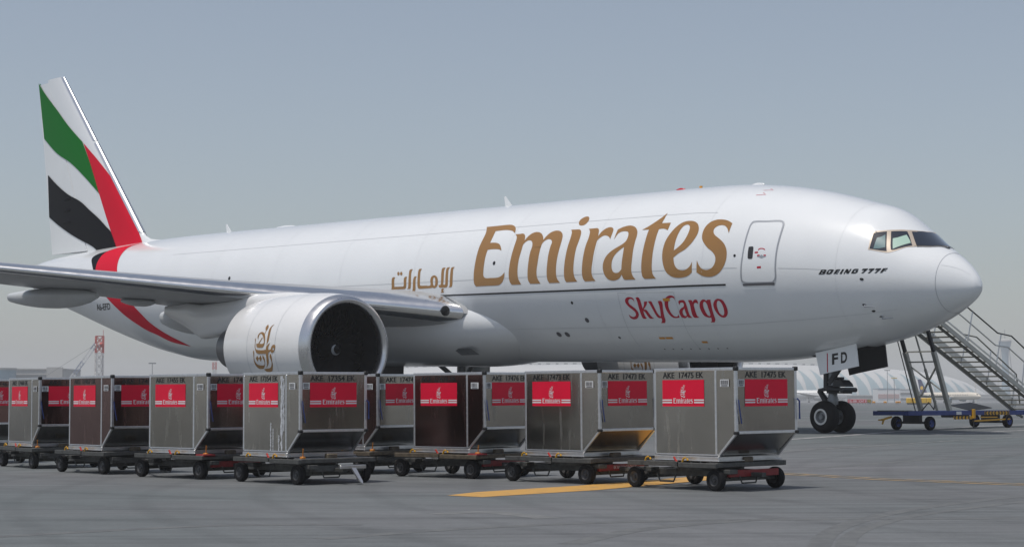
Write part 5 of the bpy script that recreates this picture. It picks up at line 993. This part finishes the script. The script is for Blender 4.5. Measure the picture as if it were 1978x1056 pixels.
# parked airliners far off
def airliner(px, Y, yaw, length, dia, body, tailm, label, wing, accent=None):
    c = at(px, Y); t = thing('distant_airliner', label, 'aircraft', T(c, yaw)); r = dia/2; zc = dia*.5 + dia*.42; m = MB(); f = pchip([0, .02, .06, .14, .65, .8, .92, 1], [.04, .45, .8, 1, 1, .85, .45, .08]); up = pchip([0, .1, .65, 1], [-.22, 0, 0, .55])
    m.loft([[((.5 - q)*length, r*float(f(q))*math.cos(a), zc + r*float(up(q)) + r*float(f(q))*math.sin(a)) for a in np.linspace(0, 2*math.pi, 20, endpoint=False)] for q in (0, .01, .03, .06, .1, .16, .3, .5, .65, .74, .82, .9, .96, 1)]); fu = part('fuselage', m, body, t, 50)
    m = MB()
    for x in np.arange(-length*.28, length*.34, .95):
        for s in (-1, 1): m.box((x, s*r*.955, zc + r*.28), (.32, .12, .42))
    w = part('cabin_windows', m, 'far_dark', fu); w['kind'] = 'stuff'
    m = MB(); m.box((length*.455, 0, zc + r*.34), (length*.025, r*1.05, r*.3)); part('cockpit_glass', m, 'far_dark', fu)
    for s in (-1, 1):
        m = MB(); m.prism([(length*.12, s*r*.6), (-length*.04, s*r*.6), (-length*.14, s*wing), (-length*.105, s*wing)], lambda p: (p[0], p[1], zc - r*.55 + abs(p[1])*.09), lambda p: (p[0], p[1], zc - r*.55 + abs(p[1])*.09 + .35*(1.15 - abs(p[1])/wing))); wg = part('wing', m, 'far_concrete', t)
        m = MB(); m.lathe([(0, .62), (.1, .8), (1.2, .85), (3, .6), (3.4, .4)] if dia < 4.5 else [(0, 1.2), (.2, 1.5), (2, 1.6), (4.5, 1.2), (5.5, .7)], (length*.14, s*wing*.33, zc - r*.95), (-1, 0, 0), 18); part('engine', m, 'far_glass' if dia < 4.5 else 'far_dark', t, 40)
        m = MB(); m.prism([(-length*.38, s*.3), (-length*.44, s*.3), (-length*.485, s*wing*.38), (-length*.46, s*wing*.38)], lambda p: (p[0], p[1], zc + r*.6), lambda p: (p[0], p[1], zc + r*.6 + .25)); part('tailplane', m, 'far_white', t)
        m = MB(); m.tube([(-length*.03, s*r*.95, zc - r*.6), (-length*.03, s*r*.95, .5)], .2, 6); part('gear_leg', m, 'far_dark', t)
        for q in (-.35, .35): m = MB(); m.lathe([(-.3, .05), (-.3, .5), (.3, .5), (.3, .05)], (-length*.03, s*r*.95 + q, .5), (0, 1, 0), 14); part('tyre', m, 'tyre', t)
        if accent and s: m = MB(); m.prism([(-length*.105, s*wing), (-length*.14, s*wing), (-length*.15, s*(wing + .3))], lambda p: (p[0], p[1], zc - r*.55 + wing*.09), lambda p: (p[0] - .3, p[1], zc - r*.55 + wing*.09 + 1.6)); part('winglet', m, 'far_dark', t)
    m = MB(); m.tube([(length*.38, 0, zc - r*.7), (length*.38, 0, .4)], .18, 6); m.lathe([(-.3, .05), (-.3, .4), (.3, .4), (.3, .05)], (length*.38, 0, .4), (0, 1, 0), 14); part('nose_gear', m, 'far_dark', t)
    m = MB(); m.prism([(-length*.36, zc + r*.85), (-length*.47, zc + r*.6), (-length*.515, zc + r + dia*1.75), (-length*.465, zc + r + dia*1.75)], lambda p: (p[0], .18, p[1]), lambda p: (p[0], -.18, p[1])); fn = part('fin', m, tailm, t)
    if accent:
        m = MB(); m.lathe([(-.25, .05), (-.25, .85), (.25, .85), (.25, .05)], (-length*.445, 0, zc + r + dia*.6), (0, 1, 0), 12); part('fin_emblem', m, accent, fn)
airliner(1832, 815, R(-56), 36, 3.3, 'far_cream', 'far_navy', 'small cream regional jet with navy tail seen between the stair legs', 13.5, 'sign_yellow')
airliner(1566, 1280, R(-14), 55, 6.0, 'far_white', 'far_red', 'faint white wide-body airliner behind the nose wheel', 30)
# airfield signs and lights
def sign(px0, px1, Y, z0, z1, mt, label, txt=None, tm='sticker_white'):
    a, b = bp(px0, Y), bp(px1, Y); c = at((px0 + px1)/2, Y); w = b.x - a.x; t = thing('airfield_sign', label, 'sign', T(c), 'airfield signs beside the taxiway')
    m = MB(); m.box((0, 0, (z0 + z1)/2), (w, .25, z1 - z0), bev=.03); part('sign_panel', m, mt, t)
    m = MB()
    for s in (-.35, 0, .35): m.box((s*w, .02, z0/2), (.12, .12, z0))
    part('sign_legs', m, 'far_dark', t)['kind'] = 'stuff'
    if txt: lay([text_bm(txt, w*.82, (z1 - z0)*.62, .02)], lambda u, v: np.stack([u - w*.41, np.full(len(u), -.135), z0 + (z1 - z0)*.19 + v], -1), 'sign_text', tm, t)
sign(1636, 1655.5, 470, .35, 1.25, 'sign_red', 'red sign with white runway numbers behind the nose wheel', '12L-30R'); sign(1656.5, 1673, 470, .35, 1.25, 'sign_red', 'red sign lettered CAT II next to the runway number sign', 'CAT II'); sign(1673.6, 1681, 470, .35, 1.25, 'sign_olive', 'dark square taxiway sign at the end of the red signs', 'M2', 'sign_yellow')
t = thing('yellow_barrier', 'row of bright yellow blocks seen between the stair legs', 'barrier', T(at(1773, 430)))
for i in range(5): m = MB(); m.box(((i - 2)*1.16, 0, .92), (1.12, .8, 1.2), bev=.12); part('barrier_block', m, 'sign_yellow', t)
m = MB(); m.box((0, 0, .16), (5.4, .4, .32)); part('barrier_skid', m, 'far_dark', t)
for px in (1534, 1686, 1708, 1731, 1735):
    t = thing('taxiway_light', 'small yellow taxiway light behind the nose wheel', 'light', T(at(px, 455)), 'yellow taxiway lights'); m = MB(); m.box((0, 0, .55), (.75, .4, .45), bev=.06); part('lamp_body', m, 'amber', t); m = MB(); m.bar((-.25, 0, 0), (-.25, 0, .35), .08, .08); m.bar((.25, 0, 0), (.25, 0, .35), .08, .08); part('lamp_legs', m, 'far_dark', t)
# ------------------------------------------------------------------ haze
m = MB(); m.box((0, 1200, 33.5), (5400, 5400, 87)); 
hz = bpy.data.materials.new('haze'); hz.use_nodes = True; nt = hz.node_tree; nt.nodes.clear(); vo = nt.nodes.new('ShaderNodeVolumePrincipled'); vo.inputs['Color'].default_value = (.95, .96, .98, 1); vo.inputs['Density'].default_value = .00035; vo.inputs['Anisotropy'].default_value = 0.0
ou = nt.nodes.new('ShaderNodeOutputMaterial'); nt.links.new(vo.outputs[0], ou.inputs['Volume']); MATS['haze'] = hz
h = obj('haze', m.mesh('haze', 'haze')); h['kind'] = 'stuff'; h['label'] = 'thin pale dusty haze over the whole airfield'
